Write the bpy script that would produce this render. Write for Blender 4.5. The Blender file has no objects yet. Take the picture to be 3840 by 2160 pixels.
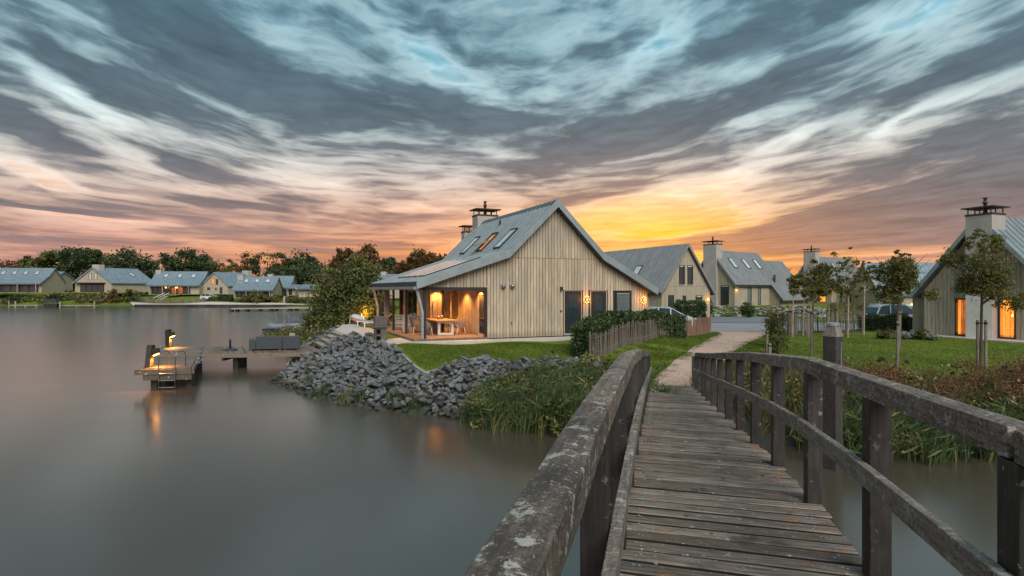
import bpy, bmesh, math, random
import numpy as np
from mathutils import Vector, Matrix, noise as mnoise
random.seed(7); RNG = np.random.default_rng(7)
C = bpy.context.scene.collection
SC = bpy.context.scene
R = math.radians

# ------------------------------------------------------------------ camera
F, CX, HZ, HC = 2000.0, 1920.0, 1084.0, 4.1          # focal length in photo pixels, centre, horizon, eye height over the water
cd = bpy.data.cameras.new('camera'); cam = bpy.data.objects.new('camera', cd); C.objects.link(cam)
cam.location = (0, 0, HC); cam.rotation_euler = (R(90), 0, 0)
cd.sensor_width = 36; cd.lens = F / 3840 * 36; cd.shift_y = (HZ - 1080) / 3840
cd.clip_start = .05; cd.clip_end = 6000
SC.camera = cam

# ------------------------------------------------------------------ added fill sun, exposure
FILL_EL, FILL_AZ = 42.0, 163.0           # soft fill sun added behind the camera; the sunset lies ahead
sd = bpy.data.lights.new('sun', 'SUN'); so = bpy.data.objects.new('sun', sd); C.objects.link(so)
sd.energy = 3.1; sd.angle = R(45); sd.color = (1.0, .94, .86)
so.rotation_euler = (R(90 - FILL_EL), 0, R(-FILL_AZ + 180)); so.location = (0, -20, 40)
SC.view_settings.view_transform = 'Standard'; SC.view_settings.look = 'None'
SC.view_settings.gamma = 1; SC.view_settings.exposure = 0.0; SC.view_settings.use_curve_mapping = False
SC.cycles.max_bounces = 6; SC.cycles.transparent_max_bounces = 12
SC.cycles.sample_clamp_indirect = 6.0
SC.cycles.use_denoising = True

# ------------------------------------------------------------------ node helpers
class NT:
    def __init__(s, tree): s.t = tree; s.n = tree.nodes; s.l = tree.links
    def new(s, typ, **kw):
        n = s.n.new(typ)
        for k, v in kw.items(): setattr(n, k, v)
        return n
    def put(s, sock, v):
        if hasattr(v, 'links') or isinstance(v, bpy.types.NodeSocket): s.l.new(v, sock)
        else: sock.default_value = v
    def math(s, op, a, b=None, c=None, clamp=False):
        n = s.new('ShaderNodeMath', operation=op, use_clamp=clamp); s.put(n.inputs[0], a)
        if b is not None: s.put(n.inputs[1], b)
        if c is not None: s.put(n.inputs[2], c)
        return n.outputs[0]
    def mix(s, f, a, b, typ='MIX'):
        n = s.new('ShaderNodeMix', data_type='RGBA', blend_type=typ)
        s.put(n.inputs[0], f); s.put(n.inputs[6], a if not isinstance(a, tuple) else (*a, 1)[:4]); s.put(n.inputs[7], b if not isinstance(b, tuple) else (*b, 1)[:4])
        return n.outputs[2]
    def ramp(s, f, stops, interp='LINEAR'):
        n = s.new('ShaderNodeValToRGB'); n.color_ramp.interpolation = interp
        e = n.color_ramp.elements
        while len(e) < len(stops): e.new(.5)
        for i, (p, c) in enumerate(stops):
            e[i].position = p; e[i].color = (*c, 1) if not isinstance(c, (int, float)) else (c, c, c, 1)
        s.put(n.inputs[0], f); return n.outputs[0]
    def rng(s, f, a, b, c=0., d=1., smooth=True):
        n = s.new('ShaderNodeMapRange', interpolation_type='SMOOTHSTEP' if smooth else 'LINEAR')
        s.put(n.inputs[0], f); n.inputs[1].default_value = a; n.inputs[2].default_value = b; n.inputs[3].default_value = c; n.inputs[4].default_value = d
        return n.outputs[0]
    def noise(s, vec, scale=5, detail=4, rough=.5, dist=0.):
        n = s.new('ShaderNodeTexNoise'); s.put(n.inputs['Vector'], vec)
        n.inputs['Scale'].default_value = scale; n.inputs['Detail'].default_value = detail; n.inputs['Roughness'].default_value = rough; n.inputs['Distortion'].default_value = dist
        return n.outputs['Fac']
    def mapping(s, vec, loc=(0, 0, 0), rot=(0, 0, 0), scale=(1, 1, 1), typ='POINT'):
        n = s.new('ShaderNodeMapping', vector_type=typ); s.put(n.inputs['Vector'], vec)
        n.inputs['Location'].default_value = loc; n.inputs['Rotation'].default_value = rot; n.inputs['Scale'].default_value = scale
        return n.outputs[0]
    def vmath(s, op, a, b=None):
        n = s.new('ShaderNodeVectorMath', operation=op); s.put(n.inputs[0], a)
        if b is not None: s.put(n.inputs[1], b)
        return n.outputs[0]

# ------------------------------------------------------------------ sky
def build_world():
    w = bpy.data.worlds.new('World'); SC.world = w; w.use_nodes = True
    t = NT(w.node_tree); t.n.clear()
    out = t.new('ShaderNodeOutputWorld'); bg = t.new('ShaderNodeBackground')
    t.l.new(bg.outputs[0], out.inputs[0])
    tc = t.new('ShaderNodeTexCoord'); sep = t.new('ShaderNodeSeparateXYZ'); t.l.new(tc.outputs['Generated'], sep.inputs[0])
    x, y, z = sep.outputs
    zc = t.math('MAXIMUM', z, 0.0)
    az = t.math('ARCTAN2', x, y); el = t.math('ARCSINE', zc)
    # cloud deck seen in perspective: long exposure streaks that fan out to both sides of the wind direction
    ca = t.math('COSINE', t.math('SUBTRACT', az, R(-4))); bend = t.math('ADD', 1.0, t.math('MULTIPLY', t.math('SUBTRACT', 1.0, ca), 1.15))
    w_ = t.math('DIVIDE', el, bend); V = t.math('MULTIPLY', t.math('LOGARITHM', t.math('ADD', w_, .055), 2.718), 2.6)
    cmb = t.new('ShaderNodeCombineXYZ'); t.l.new(t.math('MULTIPLY', t.math('SINE', az), 3.2), cmb.inputs[0]); t.l.new(t.math('MULTIPLY', t.math('COSINE', az), 3.2), cmb.inputs[1]); t.l.new(V, cmb.inputs[2])
    P = cmb.outputs[0]
    warp = t.new('ShaderNodeTexNoise'); t.put(warp.inputs['Vector'], P); warp.inputs['Scale'].default_value = .9; warp.inputs['Detail'].default_value = 4
    wv = t.vmath('SUBTRACT', warp.outputs['Color'], (.5, .5, .5)); PW = t.vmath('ADD', P, t.vmath('MULTIPLY', wv, (.9, .9, .6)))
    n1 = t.noise(t.mapping(PW, loc=(3.1, 1.7, 0.4), scale=(.95, .95, 1.6)), 1.0, 5, .50)
    n2 = t.noise(t.mapping(PW, loc=(7.7, 4.2, 3), scale=(2.4, 2.4, 5.6)), 1.0, 5, .54)
    n3 = t.noise(t.mapping(PW, loc=(1.7, 9.2, 6), scale=(5.5, 5.5, 12.0)), 1.0, 3, .5)
    cae = t.new('ShaderNodeCombineXYZ'); t.l.new(az, cae.inputs[0]); t.l.new(el, cae.inputs[1])
    wv2 = t.vmath('MULTIPLY', wv, (.26, .12, 0)); AE = t.vmath('ADD', cae.outputs[0], wv2)
    def blob_sum(blobs):
        tot = None
        for (cx, cy, rx, ry, ang, wgt) in blobs:          # cloud banks by azimuth and elevation (degrees)
            m = t.mapping(AE, loc=(R(cx), R(cy), 0), rot=(0, 0, R(ang)), scale=(R(rx), R(ry), 1), typ='TEXTURE')
            g = t.new('ShaderNodeTexGradient', gradient_type='QUADRATIC_SPHERE'); t.l.new(m, g.inputs[0])
            v = t.math('MULTIPLY', g.outputs[0 if 'Fac' not in g.outputs else 'Fac'], wgt)
            tot = v if tot is None else t.math('ADD', tot, v)
        return tot
    B = blob_sum(BLOBS)
    dens = t.math('ADD', t.math('ADD', t.math('MULTIPLY', n1, .42), t.math('MULTIPLY', n2, .46)), t.math('MULTIPLY', n3, .22))
    dens = t.math('ADD', dens, B)
    cov = t.rng(dens, .43, .65)
    thin = t.rng(dens, .34, .48)
    # clear sky colours by elevation
    e1 = t.math('DIVIDE', el, .75)
    clear = t.ramp(e1, [(0, (.78, .32, .22)), (.09, (.86, .42, .31)), (.18, (.90, .64, .52)), (.28, (.84, .83, .78)), (.40, (.50, .68, .73)), (.56, (.27, .50, .60)), (1, (.20, .38, .48))])
    cloud = t.ramp(e1, [(0, (.34, .24, .23)), (.09, (.22, .185, .195)), (.2, (.125, .132, .155)), (.34, (.088, .117, .145)), (.6, (.084, .128, .162)), (1, (.085, .135, .165))])
    # sunset glow low on the right of the house
    def gauss(v, c, s): 
        d = t.math('DIVIDE', t.math('SUBTRACT', v, c), s); return t.math('POWER', 2.718, t.math('MULTIPLY', t.math('MULTIPLY', d, d), -1.))
    g_sun = t.math('MULTIPLY', gauss(az, R(15), R(17)), gauss(el, R(1.5), R(6.6)))
    g_broad = t.math('MULTIPLY', gauss(az, R(0), R(28)), gauss(el, R(1), R(8.6)))
    clear = t.mix(t.math('MULTIPLY', g_broad, .75), clear, (1.05, .45, .23))
    g_low = t.math('MULTIPLY', gauss(az, R(-16), R(18)), gauss(el, R(1.2), R(3.2)))
    g_rim = t.math('MULTIPLY', gauss(az, R(22), R(26)), gauss(el, R(.5), R(3.1)))
    clear = t.mix(t.math('MULTIPLY', g_sun, 1.0, clamp=True), clear, (1.3, .80, .20))
    clear = t.mix(t.math('MULTIPLY', t.math('MAXIMUM', g_low, g_rim), .85), clear, (1.15, .42, .10))
    cloud = t.mix(t.math('MULTIPLY', g_broad, .55), cloud, (.52, .25, .18))
    cloud = t.mix(t.math('MULTIPLY', g_sun, .45), cloud, (.60, .27, .12))
    edge = t.math('MULTIPLY', thin, t.math('SUBTRACT', 1.0, cov))
    rimc = t.mix(t.math('MULTIPLY', g_broad, .8), (.78, .82, .80), (.98, .58, .42))
    col = t.mix(t.math('MULTIPLY', edge, .34), clear, rimc)
    col = t.mix(t.math('MULTIPLY', cov, .95), col, cloud)
    # fine brightness variation inside the clouds
    v3 = t.math('ADD', t.math('MULTIPLY', t.math('ADD', n2, n3), .75), .28)
    col = t.vmath('MULTIPLY', col, comb3(t, v3))
    # Nishita daylight behind it, sun just under the horizon glow
    sk = t.new('ShaderNodeTexSky'); sk.sky_type = 'NISHITA'; sk.sun_disc = False
    sk.sun_elevation = R(2.0); sk.sun_rotation = R(18); sk.air_density = 1.2; sk.dust_density = 1.5
    nis = t.vmath('MULTIPLY', sk.outputs[0], (.008, .008, .008))
    hs = t.new('ShaderNodeHueSaturation'); hs.inputs['Saturation'].default_value = 1.18; hs.inputs['Value'].default_value = 1.06; t.l.new(t.vmath('MULTIPLY', col, (SKY_GAIN,) * 3), hs.inputs['Color'])
    fin = t.vmath('ADD', hs.outputs[0], nis)
    t.l.new(fin, bg.inputs['Color']); bg.inputs['Strength'].default_value = 1.0
def comb3(t, v):
    c = t.new('ShaderNodeCombineXYZ')
    for i in range(3): t.l.new(v, c.inputs[i])
    return c.outputs[0]
SKY_GAIN = .98
def _b(px, py, rx, ry, ang, wgt):     # from the photograph's 2576 wide view to degrees on the sky
    X = (px * 1.4907 - CX) / F; a = math.atan(X); e = math.atan((HZ - py * 1.4907) / F * math.cos(a))
    return (math.degrees(a), math.degrees(e), rx * 1.4907 / F * 57.3 * math.cos(a) ** 1.3, ry * 1.4907 / F * 57.3 * math.cos(a), -ang, wgt)
BLOBS = [_b(*b) for b in [
    (520, 90, 420, 110, 22, .30), (300, 190, 330, 60, 14, .26), (60, 320, 330, 90, 25, .28), (470, 395, 260, 60, 12, .30),
    (820, 250, 330, 70, 18, .22), (1100, 300, 340, 75, 5, .18), (1560, 330, 520, 95, -12, .34), (1950, 210, 520, 70, -17, .30),
    (2300, 400, 560, 80, -13, .22), (2250, 545, 640, 95, -3, .42), (2000, 585, 420, 40, -3, .36), (2500, 480, 400, 120, -8, .25), (2480, 170, 260, 50, -16, .24), (1330, 430, 200, 50, 0, .2),
    (570, 525, 260, 26, 4, .30), (130, 545, 300, 26, 3, .28), (1830, 100, 150, 45, -20, .2), (1000, 630, 160, 22, 2, .2), (250, 640, 300, 18, 1, .2), (700, 480, 300, 40, 6, .12), 
    (230, 235, 260, 50, 18, -.26), (110, 440, 260, 24, 10, -.30), (1080, 150, 300, 110, 35, -.20), (1700, 90, 320, 70, -20, -.22), (2250, 45, 420, 80, -12, -.30),
    (1770, 450, 330, 55, -12, -.30), (1580, 520, 300, 40, -8, -.28), (1040, 505, 130, 30, 5, -.26), (250, 580, 260, 14, 5, -.34), (2330, 300, 260, 26, -16, -.2), (2000, 330, 230, 24, -16, -.22), (1650, 640, 330, 55, 0, -.22),
    (1250, 640, 330, 40, 0, -.12), (1720, 540, 380, 90, -8, -.32), (1330, 560, 300, 60, 0, -.16), (780, 560, 300, 50, 6, -.12), (830, 440, 200, 40, 10, -.14)]]
build_world()
# ------------------------------------------------------------------ materials
def base_mat(name):
    m = bpy.data.materials.new(name); m.use_nodes = True; t = NT(m.node_tree); b = t.n['Principled BSDF']; return m, t, b
def mat(name, c1, c2=None, scale=4, stretch=(1, 1, 1), rough=.7, metal=0, bump=0, bscale=None, rand=0, spec=.5, detail=4, lo=.35, hi=.65, coord='Object', shift=True, wet=False, stain=None):
    m, t, b = base_mat(name)
    tc = t.new('ShaderNodeTexCoord'); oi = t.new('ShaderNodeObjectInfo')
    v = tc.outputs[coord]
    if shift: v = t.vmath('ADD', v, comb3(t, t.math('MULTIPLY', oi.outputs['Random'], 37.0)))
    v = t.mapping(v, scale=stretch)
    n = t.noise(v, scale, detail, .55)
    col = t.mix(t.rng(n, lo, hi), c1, c2 or tuple(x * .8 for x in c1))
    if rand:
        k = t.math('ADD', t.math('MULTIPLY', oi.outputs['Random'], 2 * rand), 1 - rand)
        col = t.vmath('MULTIPLY', col, comb3(t, k))
    if stain:    # uneven weathering and splash dirt at the foot of the wall
        ge = t.new('ShaderNodeNewGeometry'); sx = t.new('ShaderNodeSeparateXYZ'); t.l.new(ge.outputs['Position'], sx.inputs[0])
        big = t.noise(t.mapping(ge.outputs['Position'], scale=(1, 1, .45)), .8, 4, .6); col = t.mix(t.rng(big, .45, .68, 0, .5), col, (.27, .265, .215))
        zz = t.math('ADD', t.math('SUBTRACT', sx.outputs[2], stain), t.math('MULTIPLY', n, -.35)); col = t.mix(t.rng(zz, -.1, .28, .5, 0), col, (.15, .125, .095))
    if wet:      # algae line along the water
        ge = t.new('ShaderNodeNewGeometry'); sx = t.new('ShaderNodeSeparateXYZ'); t.l.new(ge.outputs['Position'], sx.inputs[0])
        wl_ = t.math('ADD', sx.outputs[2], t.math('MULTIPLY', n, -.25)); col = t.mix(t.rng(wl_, .02, .14, .85, 0), col, (.022, .026, .014))
        big = t.noise(ge.outputs['Position'], .9, 3); col = t.mix(t.rng(big, .5, .7, 0, .35), col, (.16, .145, .12))
    t.l.new(col, b.inputs['Base Color'])
    b.inputs['Roughness'].default_value = rough; b.inputs['Metallic'].default_value = metal; b.inputs['Specular IOR Level'].default_value = spec
    if bump:
        bn = t.new('ShaderNodeBump'); bn.inputs['Strength'].default_value = bump; bn.inputs['Distance'].default_value = .02
        t.l.new(t.noise(v, bscale or scale * 3, 4, .6), bn.inputs['Height']); t.l.new(bn.outputs[0], b.inputs['Normal'])
    return m
def emit(name, c, s, c2=None, scale=3, stretch=(1, 1, 1)):
    m, t, b = base_mat(name); b.inputs['Base Color'].default_value = (.05, .03, .02, 1); b.inputs['Emission Strength'].default_value = s
    if c2:
        tc = t.new('ShaderNodeTexCoord'); n = t.noise(t.mapping(tc.outputs['Object'], scale=stretch), scale, 3)
        t.l.new(t.mix(t.rng(n, .35, .65), c, c2), b.inputs['Emission Color'])
    else: b.inputs['Emission Color'].default_value = (*c, 1)
    return m
def leaf_mat(name, c1, c2, scale=.6, trans=.25, rough=.6, c3=None):
    m, t, b = base_mat(name); tc = t.new('ShaderNodeTexCoord'); geo = t.new('ShaderNodeNewGeometry')
    n = t.noise(tc.outputs['Object'], scale, 3, .6)
    col = t.mix(t.rng(n, .38, .62), c1, c2)
    if c3: col = t.mix(t.rng(geo.outputs['Random Per Island'], .75, .95), col, c3)
    k = t.math('ADD', t.math('MULTIPLY', geo.outputs['Random Per Island'], .7), .65)
    col = t.vmath('MULTIPLY', col, comb3(t, k))
    t.l.new(col, b.inputs['Base Color']); b.inputs['Roughness'].default_value = rough; b.inputs['Specular IOR Level'].default_value = .25
    tr = t.new('ShaderNodeBsdfTranslucent'); t.l.new(col, tr.inputs[0])
    mx = t.new('ShaderNodeMixShader'); mx.inputs[0].default_value = trans
    t.l.new(b.outputs[0], mx.inputs[1]); t.l.new(tr.outputs[0], mx.inputs[2]); t.l.new(mx.outputs[0], t.n['Material Output'].inputs[0])
    return m
def glass_mat(name, tint=(.9, .95, .95), refl=.5):
    m, t, b = base_mat(name); t.n.remove(b)
    tr = t.new('ShaderNodeBsdfTransparent'); tr.inputs[0].default_value = (*tint, 1)
    gl = t.new('ShaderNodeBsdfGlossy'); gl.inputs['Roughness'].default_value = .03
    fr = t.new('ShaderNodeFresnel'); fr.inputs[0].default_value = 1.5
    mx = t.new('ShaderNodeMixShader'); t.l.new(t.math('MULTIPLY', fr.outputs[0], refl * 2, clamp=True), mx.inputs[0])
    t.l.new(tr.outputs[0], mx.inputs[1]); t.l.new(gl.outputs[0], mx.inputs[2]); t.l.new(mx.outputs[0], t.n['Material Output'].inputs[0])
    return m
def lichen_wood(name, base, dark, spot=(.55, .55, .50), orange=0., wear=.5, spotscale=26, grain=(1, 14, 14), groove=0, mottled=0):
    """old untreated timber: grain along local x, dark algae patches, pale lichen spots"""
    m, t, b = base_mat(name); tc = t.new('ShaderNodeTexCoord'); oi = t.new('ShaderNodeObjectInfo')
    v = t.vmath('ADD', tc.outputs['Object'], comb3(t, t.math('MULTIPLY', oi.outputs['Random'], 53.0)))
    g = t.noise(t.mapping(v, scale=grain), 3.2, 5, .65)
    col = t.mix(t.rng(g, .3, .7), dark, base)
    patch = t.noise(v, 2.6, 4, .6)
    col = t.mix(t.rng(patch, .52, .72, 0, wear), col, tuple(x * .38 for x in dark))
    k = t.math('ADD', t.math('MULTIPLY', oi.outputs['Random'], .8), .55); col = t.vmath('MULTIPLY', col, comb3(t, k))
    sp = t.noise(t.mapping(v, scale=(1, 1.25, 1)), spotscale, 3, .7); sp2 = t.noise(v, 3.1, 2)
    s = t.math('MULTIPLY', t.rng(sp, .60, .68), t.rng(sp2, .42, .6))
    col = t.mix(t.math('MULTIPLY', s, .8), col, spot)
    if mottled:
        mo = t.noise(v, 58, 4, .75); col = t.mix(t.math('MULTIPLY', t.rng(mo, .46, .58), mottled), col, tuple(x * .42 for x in dark)); mo2 = t.noise(v, 13, 5, .78); col = t.mix(t.math('MULTIPLY', t.rng(mo2, .55, .62), .7), col, tuple(x * .8 for x in spot)); mo3 = t.noise(v, 90, 3, .8); col = t.mix(t.math('MULTIPLY', t.rng(mo3, .60, .68), .6), col, spot)
    if orange:
        geo = t.new('ShaderNodeAttribute', attribute_name='edge')
        o = t.math('MULTIPLY', t.rng(t.noise(v, 7, 5, .75), .54, .64), geo.outputs['Fac'])
        col = t.mix(t.math('MULTIPLY', o, orange), col, (.36, .13, .02))
    t.l.new(col, b.inputs['Base Color']); b.inputs['Roughness'].default_value = .62; b.inputs['Specular IOR Level'].default_value = .45
    h = t.math('ADD', t.math('MULTIPLY', g, .8), t.math('MULTIPLY', s, .5))
    if groove:
        sx = t.new('ShaderNodeSeparateXYZ'); t.l.new(tc.outputs['Object'], sx.inputs[0])
        h = t.math('ADD', h, t.math('MULTIPLY', t.math('SINE', t.math('MULTIPLY', sx.outputs[1], groove)), .5))
    bn = t.new('ShaderNodeBump'); bn.inputs['Strength'].default_value = .55; bn.inputs['Distance'].default_value = .012
    t.l.new(h, bn.inputs['Height']); t.l.new(bn.outputs[0], b.inputs['Normal'])
    return m
M = {}
M['larch'] = mat('larch', (.54, .43, .31), (.40, .33, .245), 2.2, (5, 5, .5), .75, bump=.15, rand=.15, stain=1.62)
M['larch_grey'] = mat('larch_grey', (.42, .37, .29), (.30, .27, .22), 2.2, (5, 5, .5), .75, bump=.15, rand=.22)
M['larch_far'] = mat('larch_far', (.47, .40, .29), (.35, .30, .22), 3, (6, 6, .3), .8, rand=.06)
M['backing'] = mat('backing', (.035, .03, .026), rough=.9)
M['zinc'] = mat('zinc', (.29, .34, .36), (.24, .285, .30), 1.6, (1, 1, 1), .42, .3, bump=.04, rand=.05, spec=.5)
M['zinc_seam'] = mat('zinc_seam', (.075, .088, .096), (.06, .07, .078), 1.6, rough=.5, metal=.3)
M['zinc_far'] = mat('zinc_far', (.235, .30, .345), (.19, .25, .295), 1.2, rough=.45, metal=.25)
M['zinc_mid'] = mat('zinc_mid', (.30, .305, .31), (.25, .255, .26), 1.2, rough=.45, metal=.3, rand=.05)
M['render'] = mat('render', (.43, .405, .385), (.37, .35, .33), 1.5, rough=.85)
M['black'] = mat('black', (.022, .021, .021), (.03, .028, .026), 6, rough=.4)
M['soot'] = mat('soot', (.05, .034, .03), (.035, .026, .024), 6, rough=.6)
M['white'] = mat('white', (.74, .72, .68), (.66, .64, .60), 4, rough=.5)
M['teak'] = mat('teak', (.40, .25, .15), (.30, .19, .115), 3, (1, 8, 8), .6, bump=.1, rand=.12)
M['deck_grey'] = lichen_wood('deck_grey', (.21, .16, .12), (.13, .10, .075), wear=.3, spotscale=9, grain=(14, 1, 14))
M['deck_brown'] = mat('deck_brown', (.30, .19, .12), (.22, .14, .09), 3, (1, 6, 1), .5, bump=.1, rand=.1)
M['paving'] = mat('paving', (.52, .47, .43), (.44, .40, .37), 2.5, rough=.8, bump=.1, rand=.06)
M['kerb'] = mat('kerb', (.34, .33, .31), (.26, .25, .24), 3, rough=.9, bump=.2)
M['stone'] = mat('stone', (.14, .143, .150), (.060, .063, .068), 3.2, rough=.82, bump=.6, bscale=9, rand=.5, lo=.3, hi=.7, wet=True)
M['stone_brown'] = mat('stone_brown', (.15, .135, .115), (.075, .068, .058), 3.2, rough=.85, bump=.6, bscale=9, rand=.4, wet=True)
M['stone_light'] = mat('stone_light', (.25, .25, .25), (.15, .15, .155), 3, rough=.85, bump=.5, rand=.3, wet=True)
M['pale_stone'] = mat('pale_stone', (.33, .34, .35), (.22, .23, .24), 3, rough=.85, bump=.4, rand=.2)
M['grill'] = mat('grill', (.135, .115, .105), (.10, .088, .08), 8, rough=.9, bump=.2)
M['grey_wicker'] = mat('grey_wicker', (.30, .27, .245), (.22, .20, .185), 40, rough=.8, bump=.4)
M['sofa'] = mat('sofa', (.068, .078, .09), (.05, .058, .068), 30, rough=.95, bump=.3)
M['parasol'] = mat('parasol', (.03, .045, .085), (.025, .035, .07), 6, rough=.5)
M['steel'] = mat('steel', (.40, .385, .37), rough=.3, metal=1)
M['galv'] = mat('galv', (.42, .46, .50), (.34, .38, .42), 5, rough=.45, metal=.6)
M['post_dark'] = lichen_wood('post_dark', (.052, .044, .040), (.026, .023, .021), spot=(.25, .25, .23), wear=.6, spotscale=20, grain=(12, 12, 1))
M['rail'] = lichen_wood('rail', (.26, .205, .168), (.105, .083, .068), spot=(.58, .56, .51), wear=.9, spotscale=34, grain=(16, 1.6, 16), mottled=.75)
M['rail_low'] = lichen_wood('rail_low', (.27, .225, .19), (.125, .103, .087), wear=.8, spotscale=40, grain=(16, 1.6, 16), mottled=.5)
M['plank'] = lichen_wood('plank', (.30, .245, .20), (.075, .060, .048), spot=(.5, .5, .46), orange=.9, wear=.8, spotscale=18, grain=(1.2, 22, 22), groove=420)
M['stake'] = lichen_wood('stake', (.25, .205, .175), (.14, .115, .10), wear=.4, spotscale=12, grain=(12, 12, 1))
M['picket'] = lichen_wood('picket', (.25, .205, .17), (.11, .088, .072), wear=.3, spotscale=9, grain=(16, 16, 1))
M['picket_red'] = mat('picket_red', (.28, .165, .12), (.18, .105, .075), 5, (8, 8, .6), .8, rand=.25)
M['bark'] = mat('bark', (.12, .085, .06), (.075, .055, .042), 8, (1, 1, .3), .9, bump=.5)
M['birch'] = mat('birch', (.42, .36, .27), (.28, .23, .17), 7, (1, 1, .5), .8, rand=.1)
M['strap'] = mat('strap', (.015, .014, .014), rough=.8)
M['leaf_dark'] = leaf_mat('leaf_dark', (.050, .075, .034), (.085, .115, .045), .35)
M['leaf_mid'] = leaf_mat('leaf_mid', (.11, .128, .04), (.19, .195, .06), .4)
M['leaf_olive'] = leaf_mat('leaf_olive', (.085, .10, .03), (.15, .15, .045), .7, c3=(.20, .15, .04))
M['leaf_backlit_rust'] = leaf_mat('leaf_backlit_rust', (.16, .085, .035), (.20, .13, .045), .4, .5)  # orange backlight of the low sky painted into the brown leaf colour
M['leaf_young'] = leaf_mat('leaf_young', (.09, .115, .035), (.16, .165, .05), 1.2, .3, c3=(.22, .15, .04))
M['hedge'] = leaf_mat('hedge', (.035, .062, .022), (.075, .11, .035), 2.5, .15, .35)
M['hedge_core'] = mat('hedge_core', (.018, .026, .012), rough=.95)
M['reed'] = leaf_mat('reed', (.05, .09, .038), (.11, .155, .06), .8, .25, c3=(.20, .17, .06))
M['reed_plume'] = leaf_mat('reed_plume', (.10, .06, .055), (.14, .085, .07), 2, .3)
M['weed_red'] = leaf_mat('weed_red', (.16, .058, .038), (.25, .12, .065), 1.5, .3)
M['weed'] = leaf_mat('weed', (.07, .09, .028), (.15, .15, .05), .9, .25, c3=(.30, .22, .10))
M['lavender'] = leaf_mat('lavender', (.30, .34, .30), (.20, .25, .20), 2, .2)
M['blade'] = leaf_mat('blade', (.105, .15, .018), (.155, .20, .028), .35, .3)
M['car_silver'] = mat('car_silver', (.60, .61, .62), rough=.28, metal=.75)
M['car_white'] = mat('car_white', (.72, .74, .76), rough=.25)
M['car_glass'] = mat('car_glass', (.03, .045, .05), rough=.06, spec=.8)
M['car_trim'] = mat('car_trim', (.03, .03, .032), rough=.5)
M['tyre'] = mat('tyre', (.02, .02, .02), rough=.85)
M['tail'] = emit('tail_lamp', (1, .10, .06), .35)
M['glass'] = glass_mat('glass'); 
M['pane_dark'] = mat('pane_dark', (.025, .045, .05), rough=.05, spec=.9)
M['pane_sky_painted'] = mat('pane_sky_painted', (.76, .80, .83), rough=.08, metal=.35, spec=.9)  # bright sky reflection painted into the pale pane colour
M['blind'] = mat('blind', (.15, .19, .19), (.12, .16, .16), 5, rough=.6)
M['lit_win'] = emit('lit_win', (1.0, .40, .045), 1.25, (.75, .13, .010), 1.5, (1.6, 1.6, .5))
M['lit_win_dim'] = emit('lit_win_dim', (.75, .16, .03), .6, (.35, .08, .02), 2.0)
M['lamp'] = emit('lamp_glow', (1.0, .46, .07), 4)
M['jetty_lamp'] = emit('jetty_lamp', (1.0, .40, .07), 22)
M['plank_gap_shade'] = mat('plank_gap_shade', (.014, .012, .011), (.02, .017, .014), 9, rough=.9)  # shade of the gaps painted onto plank sides and undersides
M['lamp_soft'] = emit('lamp_soft', (1.0, .50, .13), 3)
M['cream'] = mat('cream', (.62, .50, .36), rough=.8)
M['curtain'] = mat('curtain', (.50, .40, .38), (.40, .31, .30), 3, (3, 3, .3), .9)
M['boat_grey'] = mat('boat_grey', (.20, .25, .29), rough=.45)
M['boat_cover'] = mat('boat_cover', (.085, .10, .115), (.07, .08, .095), 3, rough=.8)
M['orange'] = mat('orange', (.55, .17, .04), rough=.5)
M['pale_blue'] = mat('pale_blue', (.55, .60, .62), rough=.4)
M['gravel'] = mat('gravel', (.17, .20, .235), (.14, .165, .195), 14, rough=.95, bump=.5)
M['tarmac'] = mat('tarmac', (.27, .27, .28), (.235, .235, .245), 1.2, (1, 4, 1), .85, bump=.1, coord='Object')
M['path'] = mat('path', (.52, .36, .29), (.41, .28, .225), 1.6, rough=.95, bump=.5, bscale=30, detail=8, lo=.3, hi=.7)
M['box_blue'] = mat('box_blue', (.02, .085, .13), rough=.4)

def ground_mat():
    m, t, b = base_mat('ground'); tc = t.new('ShaderNodeTexCoord'); a = t.new('ShaderNodeAttribute', attribute_name='soil')
    n = t.noise(tc.outputs['Object'], .5, 6, .65); n2 = t.noise(tc.outputs['Object'], 6, 5, .7)
    g = t.mix(t.rng(n, .35, .65), (.10, .145, .018), (.145, .19, .026)); g = t.mix(t.rng(n2, .5, .75, 0, .55), g, (.05, .075, .018))
    s = t.mix(t.rng(n2, .35, .65), (.055, .055, .05), (.035, .035, .032))
    t.l.new(t.mix(a.outputs['Fac'], g, s), b.inputs['Base Color']); b.inputs['Roughness'].default_value = .9; b.inputs['Specular IOR Level'].default_value = .15
    bn = t.new('ShaderNodeBump'); bn.inputs['Strength'].default_value = .8; bn.inputs['Distance'].default_value = .06
    t.l.new(n2, bn.inputs['Height']); t.l.new(bn.outputs[0], b.inputs['Normal'])
    return m
M['ground'] = ground_mat()
def water_mat():
    m, t, b = base_mat('water'); tc = t.new('ShaderNodeTexCoord')
    b.inputs['Base Color'].default_value = (.070, .058, .042, 1); b.inputs['Roughness'].default_value = .17
    b.inputs['IOR'].default_value = 1.95; b.inputs['Specular IOR Level'].default_value = .5
    n = t.noise(t.mapping(tc.outputs['Object'], scale=(.5, 1.2, 1)), .35, 3)
    t.l.new(t.rng(n, .3, .7, .185, .20), b.inputs['Roughness'])
    return m
M['water'] = water_mat()

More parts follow.
